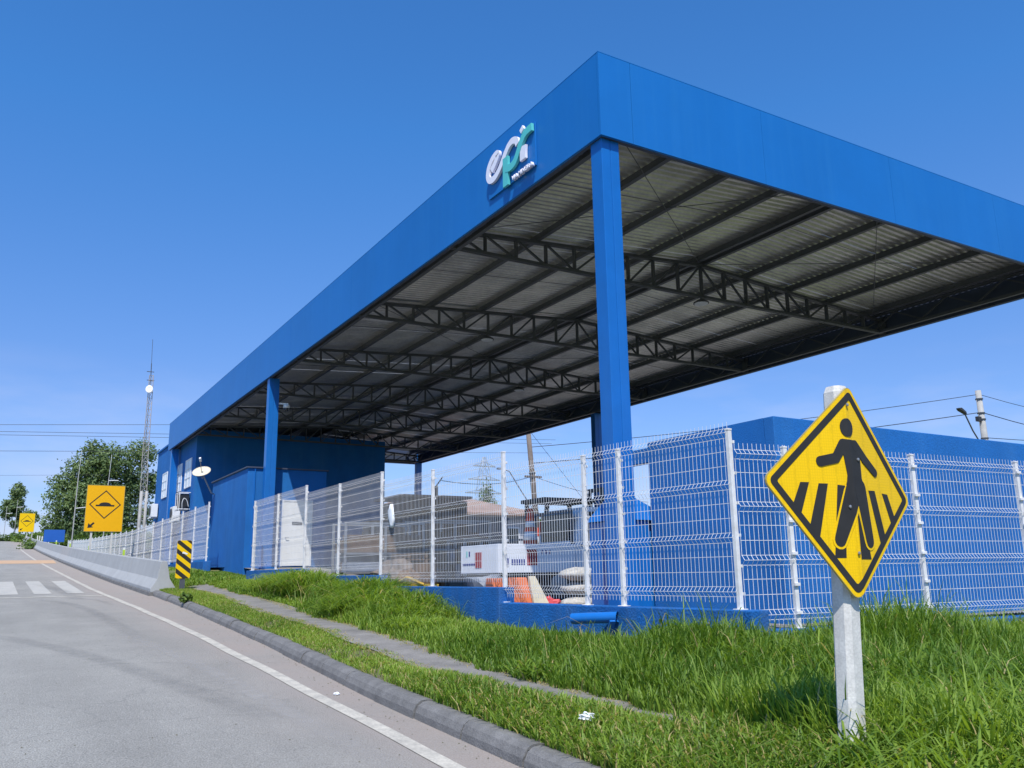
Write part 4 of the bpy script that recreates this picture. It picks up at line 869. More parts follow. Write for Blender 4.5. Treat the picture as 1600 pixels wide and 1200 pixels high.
MB().tube([(p.x, p.y, p.z) for p in spline([(-.9, 6.3, 1.44), (-.88, 5.9, 1.50), (-.9, 5.6, 1.56), (-.87, 5.3, 1.50), (-.88, 4.9, 1.43)], 6)], .03, 6).build('hose_loop', M['hose'], hz, smooth=True)
MB().box(-.88, -.80, 4.4, 6.4, 1.20, 1.44).build('board', M['hose'], hz)
pb_ = MB(); rings = []
for (z, w, o_) in ((3.02, .03, .0), (2.9, .11, .02), (2.78, .13, .0), (2.70, .10, -.03), (2.60, .06, -.05), (2.55, .03, -.05)):
    rings.append([(-1.09 + .03 * math.cos(q) + random.uniform(-.012, .012), 6.0 + o_ + w * 1.2 * math.sin(q), z) for q in np.linspace(0, 2 * math.pi, 11)[:-1]])
o = pb_.loft(rings).build('plastic_bag', M['bag'], None, smooth=True, origin=(-1.09, 6, 2.8)); o['label'] = 'white plastic bag caught high on the mesh fence'; o['category'] = 'bag'
# steel racks of timber
def rack(x0, x1, y, z1, label):
    z0 = float(yard_z(y)); t = thing('steel_rack', label, 'rack', ((x0 + x1) / 2, y, z0), 'galvanised racks in the yard')
    for x in (x0, (x0 + x1) / 2, x1):
        for yy in (y, y + 1.0): MB().bar((x, yy, z0), (x, yy, z1), .06).build('upright', M['galv_tube'], t)
    for z in (z0 + .35, (z0 + z1) / 2, z1 - .03):
        for yy in (y - .035, y + 1.035): MB().bar((x0, yy, z), (x1, yy, z), .05).build('rail', M['galv_tube'], t)
    for z in (z0 + .38, (z0 + z1) / 2 + .03):
        for k in range(3): MB().box(x0 + .03, x1 - .03, y + .04 + .31 * k, y + .32 + .31 * k, z, z + random.uniform(.25, .55)).build('timber_bundle', M['wood'] if random.random() < .8 else M['container'], t, bevel=.01)
rack(.5, 2.9, 13, 3.1, 'galvanised steel rack loaded with boards, nearest the white door')
rack(3.3, 5.8, 14.2, 3.3, 'galvanised steel rack loaded with boards in the middle of the yard')
rack(2.9, 5.0, 10.4, 2.55, 'lower galvanised rack of boards just left of the truck')
tk = thing('timber_stack', 'high stack of brown sawn planks behind the racks near the white door', 'timber stack', (3.6, 17, 1.7))
for r_i in range(11):
    for c_i in range(4):
        MB().box(2.75 + random.uniform(-.06, .06), 6.2 + random.uniform(-.1, .1), 16.6 + .27 * c_i, 16.6 + .27 * c_i + .25, 1.72 + .155 * r_i, 1.72 + .155 * r_i + .13).build('plank', M['wood'], tk)
for x in (3.1, 4.5, 5.9): MB().box(x, x + .1, 16.6, 17.66, 1.58, 1.715).build('bearer', M['wood'], tk)
sh = thing('plank_shed', 'brown shed of upright weathered planks with a short stub pole on its roof', 'shed', (8.4, 23, 2.1))
for k in range(17): MB().box(6.6 + .18 * k, 6.6 + .18 * k + .165, 23 + random.uniform(-.015, .015), 23.04, 1.9, 4.75 + random.uniform(-.06, .06)).build('plank', M['wood'], sh)
MB().box(6.65, 9.6, 23.06, 25.5, 1.9, 4.68).build('body', M['wood'], sh)
MB().box(6.4, 9.8, 22.8, 25.7, 4.82, 4.92).build('roof', M['roof_brown'], sh)
MB().bar((8.2, 23.2, 4.9), (8.2, 23.2, 5.35), .18).bar((8.2, 23.2, 5.3), (8.5, 23.1, 5.75), .05).build('stub_pole', M['wood_grey'], sh)
ct = thing('storage_container', 'dark grey ribbed storage container between the shed and the truck', 'container', (11.3, 24, 2.1))
MB().box(9.95, 12.3, 24.05, 26.4, 2.0, 4.12).build('body', M['container'], ct)
for k in range(9): MB().box(9.98 + .255 * k, 10.08 + .255 * k, 24.0, 24.046, 2.1, 4.0).build('rib', M['container'], ct)
MB().box(9.9, 12.35, 23.97, 24.04, 4.02, 4.14).build('top_rail', M['steel_dark'], ct)
MB().box(9.97, 10.1, 23.95, 23.968, 3.6, 3.95).build('lamp', M['white_plastic'], ct)

# neighbouring house
hs = thing('house', 'grey house with a brown hipped roof beyond the yard', 'house', (19, 44, 2.2))
MB().box(13.6, 24.0, 40.5, 49, 2.0, 5.45).build('wall', M['house_grey'], hs)
MB().loft([[(12.9, 39.8, 5.45), (24.7, 39.8, 5.45), (24.7, 49.7, 5.45), (12.9, 49.7, 5.45)], [(12.9, 39.8, 5.6), (24.7, 39.8, 5.6), (24.7, 49.7, 5.6), (12.9, 49.7, 5.6)], [(16.4, 44.6, 6.95), (21.2, 44.6, 6.95), (21.2, 44.9, 6.95), (16.4, 44.9, 6.95)]]).build('roof', M['roof_brown'], hs)
for x in (15.0, 18.5, 21.6):
    w = MB().box(x, x + 1.3, 40.42, 40.497, 3.4, 4.7).build('window', M['window_white'], hs); MB().box(x + .08, x + 1.22, 40.40, 40.418, 3.48, 4.62).build('pane', M['glass_dark'], w)
h2 = thing('house', 'low white walled house with an orange tiled roof right of the leaning pole', 'house', (27, 46, 2.2))
MB().box(23.2, 33, 43, 50, 2.0, 4.4).build('wall', M['door_white'], h2)
MB().loft([[(22.8, 42.5, 4.4), (33.4, 42.5, 4.4), (33.4, 50.5, 4.4), (22.8, 50.5, 4.4)], [(25.5, 46.4, 5.5), (30.5, 46.4, 5.5), (30.5, 46.7, 5.5), (25.5, 46.7, 5.5)]]).build('roof', mat('orange_roof_tiles', (.42, .16, .09), .85, 0, .2, 1.2, bump=.3, bscale=9), h2)
w = MB().box(25, 26.3, 42.92, 42.997, 3.0, 4.0).build('window', M['window_white'], h2); MB().box(25.08, 26.22, 42.90, 42.918, 3.08, 3.92).build('pane', M['glass_dark'], w)

# ------------------------------------------------------------------ poles, wires, towers
def pole(name, label, x, y, z0, z1, r0, r1, m_, lean=(0, 0), bands=()):
    t = thing(name, label, 'utility pole', (x, y, z0))
    MB().tube([(x + lean[0] * k, y + lean[1] * k, z0 + (z1 - z0) * k) for k in (0, .5, 1)], [r0, (r0 + r1) / 2, r1], 10).build('pole_shaft', m_, t, smooth=True)
    for z in bands:
        k = (z - z0) / (z1 - z0); MB().lathe([(r1 + .06, -.04), (r1 + .06, .04)], 10, (x + lean[0] * k, y + lean[1] * k, z)).build('clamp_band', M['steel_dark'], t)
    return t
def wire(name, label, pts, r=.018, sag=0.0, group=None, cat='cable'):
    out = []
    for a, b in zip(pts[:-1], pts[1:]):
        for k in range(13):
            t = k / 12; out.append((a[0] + (b[0] - a[0]) * t, a[1] + (b[1] - a[1]) * t, a[2] + (b[2] - a[2]) * t - sag * 4 * t * (1 - t)))
    clean = [out[0]] + [q for p, q in zip(out[:-1], out[1:]) if (Vector(p) - Vector(q)).length > .01]
    o = MB().tube(clean, r, 5).build(name, M['wire'], None); o['label'] = label; o['category'] = cat
    if group: o['group'] = group
rp_ = pole('utility_pole', 'pale concrete utility pole with cable bands above the right hand blue wall', 44.67, 20, 1.5, 12.45, .26, .17, M['pole_grey'], (-.15, 0), (11.9, 11.0, 10.6, 9.4))
MB().box(44.0, 44.35, 19.9, 20.1, 10.45, 10.75).build('junction_box', M['wire'], rp_)
sl_ = thing('street_lamp', 'dark street lamp head on a slanted arm beside the concrete utility pole', 'street lamp', (44.2, 20, 9))
MB().tube([(44.45, 20, 8.6), (43.4, 20, 9.8), (42.75, 20, 10.85)], .045, 8).build('arm', M['steel_dark'], sl_)
MB().loft([[(42.85, 19.9, 10.78), (42.85, 20.1, 10.78), (42.80, 20.1, 10.95), (42.80, 19.9, 10.95)], [(42.3, 19.85, 10.98), (42.3, 20.15, 10.98), (42.3, 20.15, 11.14), (42.3, 19.85, 11.14)], [(42.1, 19.9, 11.06), (42.1, 20.1, 11.06), (42.1, 20.1, 11.12), (42.1, 19.9, 11.12)]]).build('lamp_head', M['wire'], sl_)
wp = pole('utility_pole', 'tall dark wooden utility pole leaning beyond the back edge of the canopy', 20.45, 34, 1.8, 10.6, .20, .15, M['wood_grey'], (-.75, 0), (7.6, 6.0))
MB().box(19.35, 20.55, 33.82, 33.9, 7.3, 7.42).build('cross_arm', M['wood_grey'], wp)
for (za, zb, mm) in ((2.6, 3.3, 'cone_red'), (3.3, 3.8, 'reflect'), (3.8, 4.3, 'cone_red')):
    k = ((za + zb) / 2 - 1.8) / 8.8; MB().lathe([(.215, za), (.21, zb)], 10, (20.45 - .75 * k, 34, 0)).build('painted_band', M[mm], wp)
pole('utility_pole', 'slim pale green concrete pole beyond the yard right of the leaning pole', 22.6, 38, 2, 8.3, .17, .13, M['post_concrete'])
sw = thing('street_lamp', 'slim street lamp with a curved arm left of the leaning wooden pole', 'street lamp', (20.2, 34, 6))
MB().tube([(20.05, 33.9, 5.2), (19.0, 33.9, 6.6), (18.3, 33.9, 7.6), (17.9, 33.9, 7.75)], .035, 6).build('arm', M['pylon'], sw)
MB().box(17.45, 17.92, 33.8, 34.0, 7.70, 7.80).build('lamp_head', M['pylon'], sw)
wire('power_cable', 'upper black cable running left from the concrete utility pole', [(44.5, 20, 12.2), (19.9, 34, 9.2)], .02, .25, 'cables from the utility poles')
wire('power_cable', 'lower black cable running left past the street lamp', [(44.5, 20, 11.05), (19.9, 34, 8.2)], .025, .25, 'cables from the utility poles')
wire('power_cable', 'upper cable falling to the right of the concrete utility pole', [(44.7, 20, 12.2), (75, 16, 11.6)], .018, 1.0, 'cables from the utility poles')
wire('power_cable', 'thick lower cable falling to the right of the concrete utility pole', [(44.7, 20, 11.05), (75, 16, 10.0)], .026, 1.0, 'cables from the utility poles')
wire('power_cable', 'level cable leaving the concrete pole just above the blue wall', [(44.7, 20, 9.45), (75, 16, 10.2)], .022, .2, 'cables from the utility poles')
wire('power_cable', 'slack cable between the leaning wooden pole and the shed', [(19.9, 33.9, 7.4), (8.5, 23.2, 5.6)], .016, .3, 'cables from the utility poles')
wire('power_cable', 'slack cable from the leaning wooden pole towards the right', [(19.9, 33.9, 7.4), (34, 40, 6.7)], .016, .3, 'cables from the utility poles')
wire('power_cable', 'thin stay cable from the top of the leaning wooden pole', [(19.75, 34, 10.3), (27, 36, 4.4)], .012, 0, 'cables from the utility poles')
for k, (za, zb, lb) in enumerate([(17.2, 18.4, 'topmost'), (16.65, 17.5, 'second'), (16.45, 17.25, 'third'), (14.9, 15.35, 'lowest')]):
    sl2 = (zb - za) / (16.0 if k < 3 else 8.2)
    wire('transmission_line', '%s long power line crossing the sky left of the canopy' % lb, [(-70, 90 + k, za - sl2 * 61.5), (60, 90 + k, za + sl2 * 68.5)], .022, 0, 'power lines across the left sky', 'power line')
wire('transmission_line', 'thin stray line low in the left sky under the others', [(-70, 96, 9.5), (2, 96, 13.2)], .012, 0, 'power lines across the left sky', 'power line')

tw = thing('radio_tower', 'slim lattice radio mast with a white dish and whip aerial behind the far fence', 'mast', (1.75, 62, 2.5))
def mast(x, y, z0, z1, w0, w1, n, mm, par, name):
    b = MB(); pts = lambda z: [(x + (w0 + (w1 - w0) * (z - z0) / (z1 - z0)) * c, y + (w0 + (w1 - w0) * (z - z0) / (z1 - z0)) * s_, z) for c, s_ in ((-.5, -.3), (.5, -.3), (0, .57))]
    for i in range(n):
        za, zb = z0 + (z1 - z0) * i / n, z0 + (z1 - z0) * (i + 1) / n; A, B = pts(za), pts(zb)
        for k in range(3):
            b.bar(A[k], B[k], .036); b.bar(B[k], B[(k + 1) % 3], .02); b.bar(A[k], B[(k + 1) % 3], .02)
    return b.build(name, mm, par)
mast(1.72, 62, 2.3, 10.2, .52, .46, 16, M['tower_pale'], tw, 'lattice_section'); mast(1.66, 62, 10.2, 17.6, .44, .30, 16, M['tower_pale'], tw, 'lattice_section')
MB().tube([(1.62, 62, 17.6), (1.6, 62, 18.6)], .035, 6).tube([(1.6, 62, 18.6), (1.55, 62, 20.6)], .018, 5).build('whip_aerial', M['steel_dark'], tw)
MB().bar((1.35, 62, 17.2), (1.9, 62, 17.2), .05).bar((1.3, 62, 17.9), (1.85, 62, 17.9), .05).build('aerial_arms', M['steel_dark'], tw)
dish((1.55, 61.7, 16.4), (-.35, -.9, .15), .32, M['white_plastic'], tw)
for (x, y, zt_, lb, lamp_) in [(-2.95, 62, 9.3, 'thin white lamp pole left of the amber sign', True), (-.75, 63, 9.2, 'thin pole with a small T lamp above the amber sign', True), (-5.2, 150, 14.5, 'thin white lamp pole near the road top', False), (-6.6, 152, 13.6, 'leftmost thin white pole at the road top', False)]:
    t = thing('lamp_pole', lb, 'lamp post', (x, y, float(road_z(y)) - .2), 'thin poles along the road')
    MB().tube([(x, y, 2.0), (x + .05, y, zt_)], [.05, .035], 8).build('pole_shaft', M['pole_grey'], t)
    if lamp_: MB().bar((x + .03, y, zt_ - (2.4 if x < -2 else .02)), (x + .75, y, zt_ - (2.3 if x < -2 else .0)), .06).tube([(x + .05, y, zt_), (x + .12, y, zt_ + 2.0)], .015, 5).build('lamp_arm', M['white_post'], t)
    else: MB().bar((x + .03, y, zt_ - 1.2), (x + .9, y, zt_ - 1.1), .08).build('lamp_arm', M['white_post'], t)
for x, lb in ((.42, 'left one of two pale concrete poles beside the radio mast'), (.75, 'right one of two pale concrete poles beside the radio mast')):
    t = pole('concrete_pole', lb, x, 53, 2.2, 7.5, .11, .09, M['pole_grey']); t['group'] = 'pale poles beside the mast'
def pylon(x, y, z0, z1, lb, s=1):
    t = thing('pylon', lb, 'pylon', (x, y, z0), 'distant transmission pylons'); b = MB(); n = 9
    def P(z): w = 3.2 * s * (1 - (z - z0) / (z1 - z0)) ** .8 + .35; return [(x - w, y - w, z), (x + w, y - w, z), (x + w, y + w, z), (x - w, y + w, z)]
    for i in range(n):
        A, B = P(z0 + (z1 - z0) * i / n), P(z0 + (z1 - z0) * (i + 1) / n)
        for k in range(4): b.bar(A[k], B[k], .10); b.bar(A[k], B[(k + 1) % 4], .05); b.bar(B[k], A[(k + 1) % 4], .05)
    b.build('lattice', M['pylon'], t)
    for q, w in ((.62, 6), (.76, 5), (.90, 3.6)):
        z = z0 + (z1 - z0) * q; MB().bar((x - w * s, y, z), (x + w * s, y, z), .3).bar((x - w * s, y, z), (x, y, z + 1.2), .15).bar((x + w * s, y, z), (x, y, z + 1.2), .15).build('cross_arm', M['pylon'], t)
pylon(108.8, 200, 7, 34, 'taller distant lattice pylon seen under the canopy edge'); pylon(126, 230, 7, 30, 'shorter distant lattice pylon just right of the taller one', .9)

# ------------------------------------------------------------------ trees and shrubs
def leaves(name, blobs, n, size, m_, parent, seed, flat=.75):
    g = np.random.default_rng(seed); B = np.array(blobs, float); vol = B[:, 3] * B[:, 4] * B[:, 5]; which = g.choice(len(B), n, p=vol / vol.sum())
    d = g.normal(size=(n, 3)); d /= np.linalg.norm(d, axis=1)[:, None]; rad = g.random(n) ** .42
    C_ = B[which, :3] + d * B[which, 3:6] * rad[:, None] * (1 + .18 * g.normal(size=(n, 1)) * .6)
    cl = np.sin(C_[:, 0] * 2.1 + seed) * np.sin(C_[:, 1] * 1.9 + 1) * np.sin(C_[:, 2] * 2.3 + 2)
    keep = cl > -.30; C_ = C_[keep]; cl = cl[keep]; n = len(C_); w_ = which[keep]
    nrm = d[keep] + g.normal(size=(n, 3)) * .75; nrm[:, 2] += .35; nrm /= np.linalg.norm(nrm, axis=1)[:, None]
    a = np.cross(nrm, g.normal(size=(n, 3))); a /= np.linalg.norm(a, axis=1)[:, None]; b = np.cross(nrm, a)
    s = size * (.6 + .8 * g.random(n))[:, None]
    V = np.stack([C_ - a * s, C_ - b * s * .5, C_ + a * s, C_ + b * s * .5], 1).reshape(-1, 3)
    F = np.arange(n * 4).reshape(n, 4); hue = np.random.default_rng(seed + 5).random(len(B))
    tint = np.clip(.5 + .5 * (hue[w_] - .5) + .24 * g.normal(size=n), 0, .98)
    off = np.array(parent.location); return mesh_np(name, V - off, [F], m_, tint=np.repeat(tint, 4), parent=parent)
def limbs(par, base, tips, r0, m_, z_split):
    t = MB(); bx_, by_, bz_ = base; top = Vector((bx_, by_, z_split)); t.tube([(bx_, by_, bz_ - .3), (bx_ + .05, by_, (bz_ + z_split) / 2), top], [r0, r0 * .8, r0 * .65], 9)
    for tp in tips:
        e = Vector(tp); m1 = top.lerp(e, .5) + Vector((random.uniform(-.3, .3), random.uniform(-.3, .3), .25)); t.tube([top - Vector((0, 0, .3)), m1, e], [r0 * .5, r0 * .28, r0 * .08], 6)
    return t.build('trunk', m_, par, smooth=True)
bt = thing('broad_tree', 'big dark green broadleaf tree behind the amber sign and mast', 'tree', (3.0, 105, 4.0))
tb = [(-1.6, 105, 13.0, 1.6, 1.6, 1.3), (1.4, 104.5, 17.2, 1.6, 1.6, 1.3), (4.8, 104.5, 12.2, 1.8, 1.6, 1.5), (1.0, 105, 14.2, 2.9, 2.8, 2.7), (3.4, 104, 15.6, 2.8, 2.8, 2.4), (-.6, 104.5, 11.0, 2.8, 2.8, 2.4), (2.6, 104, 10.6, 3.8, 3.2, 3.0), (6.9, 105, 17.0, 2.0, 2.2, 1.9), (6.2, 105, 13.2, 2.5, 2.6, 2.8), (8.6, 105.4, 13.4, 1.5, 1.8, 1.7), (-1.6, 104.5, 8.4, 1.9, 2, 1.6), (5.2, 104.4, 9.0, 3.0, 2.6, 2.2), (1.2, 103.6, 7.6, 2.6, 2.2, 1.7), (8.3, 105.2, 9.6, 1.3, 1.6, 1.6)]
leaves('crown', tb, 36000, .18, M['leaf'], bt, 4); limbs(bt, (3.2, 105, 4), [b[:3] for b in tb], .42, M['bark'], 8.2)
st = thing('slender_tree', 'slender pale trunked tree at the top of the road behind the far sign', 'tree', (-3.8, 182, 7.6))
tb = [(-4.6, 182, 18.2, 1.5, 1.5, 2.2), (-5.0, 182, 15.4, 1.9, 1.8, 1.9), (-6.2, 182, 15.2, 1.3, 1.4, 2.2), (-2.5, 182, 13.9, 2.0, 1.8, 1.3), (-3.9, 182, 12.6, 1.8, 1.6, 1.0)]
leaves('crown', tb, 7000, .24, M['leaf'], st, 9); limbs(st, (-4.6, 182, 7.5), [b[:3] for b in tb], .2, M['bark_pale'], 11.5)
lt = thing('dark_tree', 'dark tree cut by the left edge of the picture at the road top', 'tree', (-11, 180, 7.6))
tb = [(-10.4, 180, 12.2, 2.4, 2.2, 2.2), (-11.5, 180, 14.2, 2.2, 2.2, 1.9), (-8.8, 180, 10.6, 1.8, 1.6, 1.5), (-12.6, 180, 11.2, 2.4, 2, 2.4)]
leaves('crown', tb, 7000, .26, M['leaf'], lt, 12); limbs(lt, (-11, 180, 7.5), [b[:3] for b in tb], .25, M['bark_pale'], 10)
def shrub(name, label, x, y, z, blobs, n, size, m_, seed, group=None):
    t = thing(name, label, 'shrub' if 'shrub' in name else 'tree', (x, y, z), group)
    leaves('foliage', [(x + a, y + b, z + c, d, e, f) for a, b, c, d, e, f in blobs], n, size, m_, t, seed)
    limbs(t, (x, y, z), [(x + a, y + b, z + c) for a, b, c, d, e, f in blobs], .12, M['bark'], z + blobs[0][2] * .4); return t
sb = [(0, 0, 1.0, 2.6, 1.6, 1.2), (2.6, 0, .9, 2.0, 1.5, 1.1), (-2.4, 0, .8, 1.9, 1.5, 1.0)]
for k, (x, y, z, lb, mm) in enumerate([(-.6, 116, 5.4, 'bright green shrub patch between the far sign and the blue board', 'leaf_bright'), (3.5, 98, 4.2, 'tall yellow green shrub below the big tree, right of the amber sign', 'leaf_bright'), (-1.5, 99, 4.2, 'yellow green shrub below the big tree, left of the amber sign', 'leaf_bright'), (7.5, 97, 4.2, 'olive shrub behind the mast foot', 'leaf_pale'), (1.8, 146, 6.9, 'dark shrub just behind the small far sign', 'leaf'), (-9.5, 150, 7.0, 'low green shrub at the road top by the left picture edge', 'leaf_pale')]):
    shrub('wild_shrub', lb, x, y, z, sb if k != 1 else [(a, b, c * 1.7, d, e, f * 1.5) for a, b, c, d, e, f in sb], 4500, .16, M[mm], 20 + k, 'wild shrubs on the slope')
mg = np.random.default_rng(3)
scrub = []
for _ in range(90):
    x, y = mg.uniform(-6, 30), mg.uniform(130, 165); scrub.append((x, y, 5.2 + 5.6 * math.exp(-((x - 6) / 16) ** 2) * math.sin(math.pi * (y - 128) / 62), 1.5, 1.5, .9))
hl = bpy.data.objects.new('scrub', None); COL.objects.link(hl); hl['kind'] = 'stuff'; s_ = leaves('scrub_leaves', scrub, 16000, .26, M['leaf_bright'], hl, 77); s_['kind'] = 'stuff'
# behind the yard
cy_ = shrub('narrow_tree', 'tall narrow conical tree behind the leaning pole', 29, 56, 2.4, [(0, 0, 2.4, 1.5, 1.5, 2.0), (0, 0, 4.6, 1.1, 1.1, 1.6), (0, 0, 6.3, .6, .6, 1.2), (.2, 0, 3.4, 1.3, 1.3, 1.8)], 5000, .14, M['leaf_bright'], 41)
for k, (x, y, lb) in enumerate([(25.2, 56, 'rounded green tree left of the narrow conical tree'), (33.4, 57, 'rounded green tree right of the narrow conical tree'), (39, 52, 'green tree seen through the gap beside the blue wall'), (17.5, 60, 'green tree behind the brown roof')]):
    shrub('rounded_tree', lb, x, y, 2.4, [(0, 0, 3.0, 2.0, 1.8, 1.5), (1.4, 0, 2.4, 1.5, 1.4, 1.3), (-1.3, 0, 2.2, 1.5, 1.4, 1.4)], 5000, .16, M['leaf_bright'] if k < 3 else M['leaf'], 50 + k, 'trees beyond the yard')
fs_ = shrub('far_tree', 'hazy far tree showing past the corner of the dark building', 16.2, 70, 2.8, [(0, 0, 5.0, 2.6, 2, 2.2), (1.8, 0, 4, 2, 2, 1.8)], 4000, .2, M['leaf_pale'], 61)

# ------------------------------------------------------------------ grass (many thousand blades: stuff)
def blades(name, X, Y, H, Wd, m_, seed, lean=.45, dry=.03):
    g = np.random.default_rng(seed); n = len(X); Z = verge_z(np.minimum(X, -.95), Y) - .01
    az = g.uniform(0, 2 * math.pi, n); ln = lean * (.35 + .9 * g.random(n)); dx, dy = np.cos(az), np.sin(az)
    fx = az + math.pi / 2 + g.normal(size=n) * .5; px, py = np.cos(fx), np.sin(fx); V = np.zeros((n, 7, 3), np.float32)
    for k, (t, w) in enumerate(((0, .8), (.4, 1.0), (.75, .7))):
        cx_ = X + dx * H * ln * t ** 1.9; cy2 = Y + dy * H * ln * t ** 1.9; cz = Z + H * (t - .18 * ln * t * t)
        for s_, q in ((-.5, 0), (.5, 1)): V[:, k * 2 + q] = np.stack([cx_ + px * Wd * w * s_, cy2 + py * Wd * w * s_, cz], 1)
    drop = 1 - .45 * ln; V[:, 6] = np.stack([X + dx * H * ln, Y + dy * H * ln, Z + H * drop], 1)
    b = np.arange(n)[:, None] * 7
    q4 = np.concatenate([b + np.array([[0, 1, 3, 2]]), b + np.array([[2, 3, 5, 4]])]); q3 = b + np.array([[4, 5, 6]])
    cl = np.sin(X * 2.3 + 1) * np.sin(Y * 1.7) * .14 + .16 * np.sin(Y * .55 + X * .8 + seed) + (.10 if 'short' in name else -.02); tint = np.clip(.45 + cl + .2 * g.normal(size=n), 0, .9); tint[g.random(n) < dry] = 1.0
    return mesh_np(name, V.reshape(-1, 3), [q4, q3], m_, tint=np.repeat(tint, 7), kind='stuff')
def infront(x, y):   # what the camera and a step aside could see
    return (y > -11.2 + (x + 8.8) * .50)
def scatter(x0, x1, y0, y1, n, ok, seed):
    g = np.random.default_rng(seed); x = g.uniform(x0, x1, n); y = g.uniform(y0, y1, n); k = ok(x, y); return x[k], y[k], g
fence_x = lambda y: np.where((y > 17.3) & (y < 23.4), -.42, np.interp(y, [-3.4, 1.5, 50], [-.88, -1.22, -1.22]))
def in_tall(x, y): return (x > np.where(y > -5.3, path_hi(y) - .02 + .09 * np.sin(y * 3.1) * np.sin(y * 1.3 + 1) + .05 * np.sin(y * 9), kerb_x(y) + .3 + .9)) & (x < np.where(y < -3.55 - .072 * (x + .5), 30, fence_x(y))) & infront(x, y)
def in_short(x, y): return (x > kerb_x(y) + .16) & (x < np.where(y > -5.3, path_lo(y) + .03 + .07 * np.sin(y * 2.7 + .5) + .05 * np.sin(y * 7.3), kerb_x(y) + 1.25)) & infront(x, y)
# tall grass between path and plinth
x, y, g = scatter(-4.2, 6.5, -8.6, 7.2, 330000, in_tall, 1)
far = np.where(np.hypot(x - CX, y - CY) > 11, .55, 1.0); k = g.random(len(x)) < far; x, y = x[k], y[k]
hh_ = (.31 + .26 * g.random(len(x))) * (1 - .34 * smooth((y + 3.4) / 1.2) * smooth((3.2 - y) / 1.2)) * (.55 + .45 * smooth((x - np.where(y > -5.3, path_hi(y), -99)) / .35))
hh_ *= (1 - .52 * smooth((x + 2.0) / .6) * (y > -2.6) * (y < 2.6)); patchy = .72 + .5 * (.5 + .5 * np.sin(x * 1.9 + 2 * np.sin(y * .8))) * (.5 + .5 * np.sin(y * 1.3 + x)); hh_ *= patchy * (1 - .45 * smooth((y - 2.5) / 2.5))
hh_ *= np.where((y < -4.6) & (x < -2.2), .85, 1) * np.where((x > -3) & (y < -3.2), 1.22, 1) * (1 + .35 * (g.random(len(x)) > .93))
blades('tall_grass', x, y, hh_, .010 + .007 * g.random(len(x)), M['grass'], 2, .55, .02)
# short grass beside the kerb
x, y, g = scatter(-4.7, -2.4, -8.6, 20, 190000, in_short, 3)
bare = np.sin(x * 3.1 + 1.3 * np.sin(y * 1.9)) * np.sin(y * 1.45 + .6) + .45 * np.sin(x * 9) * np.sin(y * 7); k = (bare < .62) | (g.random(len(x)) < .18); x, y = x[k], y[k]
hh_ = (.055 + .07 * g.random(len(x))) * (1 + 1.1 * smooth((-.5 - y) / 2.5) + .6 * smooth((-5.0 - y) / 1.2)) * (1 - .5 * smooth((x - path_lo(y) + .35) / .35) * (y > -5.2)) * np.where(x < kerb_x(y) + .26, .8, 1)
blades('short_grass', x, y, hh_, .007 + .004 * g.random(len(x)) + .004 * smooth((-1 - y) / 3), M['grass'], 4, .8, .13)
# weedy grass further up between path and wall, with two big tussocks
x, y, g = scatter(-2.5, -.4, 7.0, 34, 130000, in_tall, 5)
hh_ = (.06 + .09 * g.random(len(x))) * (1 + 1.0 * np.exp(-((y - 10.2) / 1.6) ** 2) * smooth((x + 2.2) / .5))
blades('weed_grass', x, y, hh_, .012 + .006 * g.random(len(x)), M['grass'], 6, .7, .03)
def tussock(cx_, cy2, r_, n, h, seed):
    g = np.random.default_rng(seed); a = g.uniform(0, 2 * math.pi, n); q = np.sqrt(g.random(n)) * r_; return cx_ + q * np.cos(a), cy2 + q * np.sin(a) * 1.4, h * (.5 + .6 * g.random(n))
xs_, ys_, hs_ = [], [], []
for (a, b, r_, n, h) in [(-1.75, 9.4, .46, 1700, .82), (-1.6, 10.8, .44, 1400, .80), (-1.55, 8.1, .34, 900, .58), (-1.85, 12.2, .35, 800, .55), (-1.95, 4.8, .46, 1700, .72), (-1.6, 5.9, .42, 1500, .78), (-1.75, 3.8, .44, 1400, .62), (-2.3, 5.2, .36, 900, .52), (-2.1, 3.0, .34, 800, .5), (-2.5, 1.9, .3, 500, .36), (-2.9, -2.4, .3, 350, .3), (-1.6, -3.9, .35, 450, .55), (.4, -4.4, .4, 450, .6), (1.8, -4.5, .4, 400, .55),
                         (-2.9, -7.2, .3, 260, .62), (-2.5, -6.9, .35, 300, .66), (-1.9, -6.6, .35, 300, .66), (-3.6, -7.3, .25, 200, .5), (-2.75, -6.75, .22, 200, .5), (-3.5, -6.9, .25, 260, .45), (-2.2, -6.1, .35, 320, .55), (-3.0, -6.0, .2, 160, .38), (-1.3, -5.9, .4, 300, .6), (-3.9, -6.2, .2, 160, .3)]:
    q = tussock(a, b, r_, n, h, int(abs(a * 100 + b * 37))); xs_.append(q[0]); ys_.append(q[1]); hs_.append(q[2])
X, Y, H = map(np.concatenate, (xs_, ys_, hs_)); blades('grass_tussock', X, Y, H, .016 + .009 * RNG.random(len(X)), M['grass'], 9, 1.15, .03)
g = np.random.default_rng(33); n = 900          # stray long stalks leaning out of the clumps
y = g.uniform(-6, 13, n); x = np.where(g.random(n) < .7, g.uniform(-2.4, -1.3, n), path_hi(y) + g.uniform(.05, .6, n)); keep = (np.abs(y - .2) > 2.2) & infront(x, y); x, y = x[keep], y[keep]
blades('grass_stalks', x, y, .35 + .42 * g.random(len(x)), .008 + .006 * g.random(len(x)), M['grass'], 34, 1.0, .12)
n = 9000; y = g.uniform(-5.4, 20, n); e = g.normal(size=n) * .055; x = np.where(g.random(n) < .6, path_hi(y) + e, path_lo(y) - .02 + e)    # dry cut grass along the path edges
blades('dry_grass', x, y, .03 + .05 * g.random(n), .006 + .004 * g.random(n), M['grass'], 35, 1.3, .75)
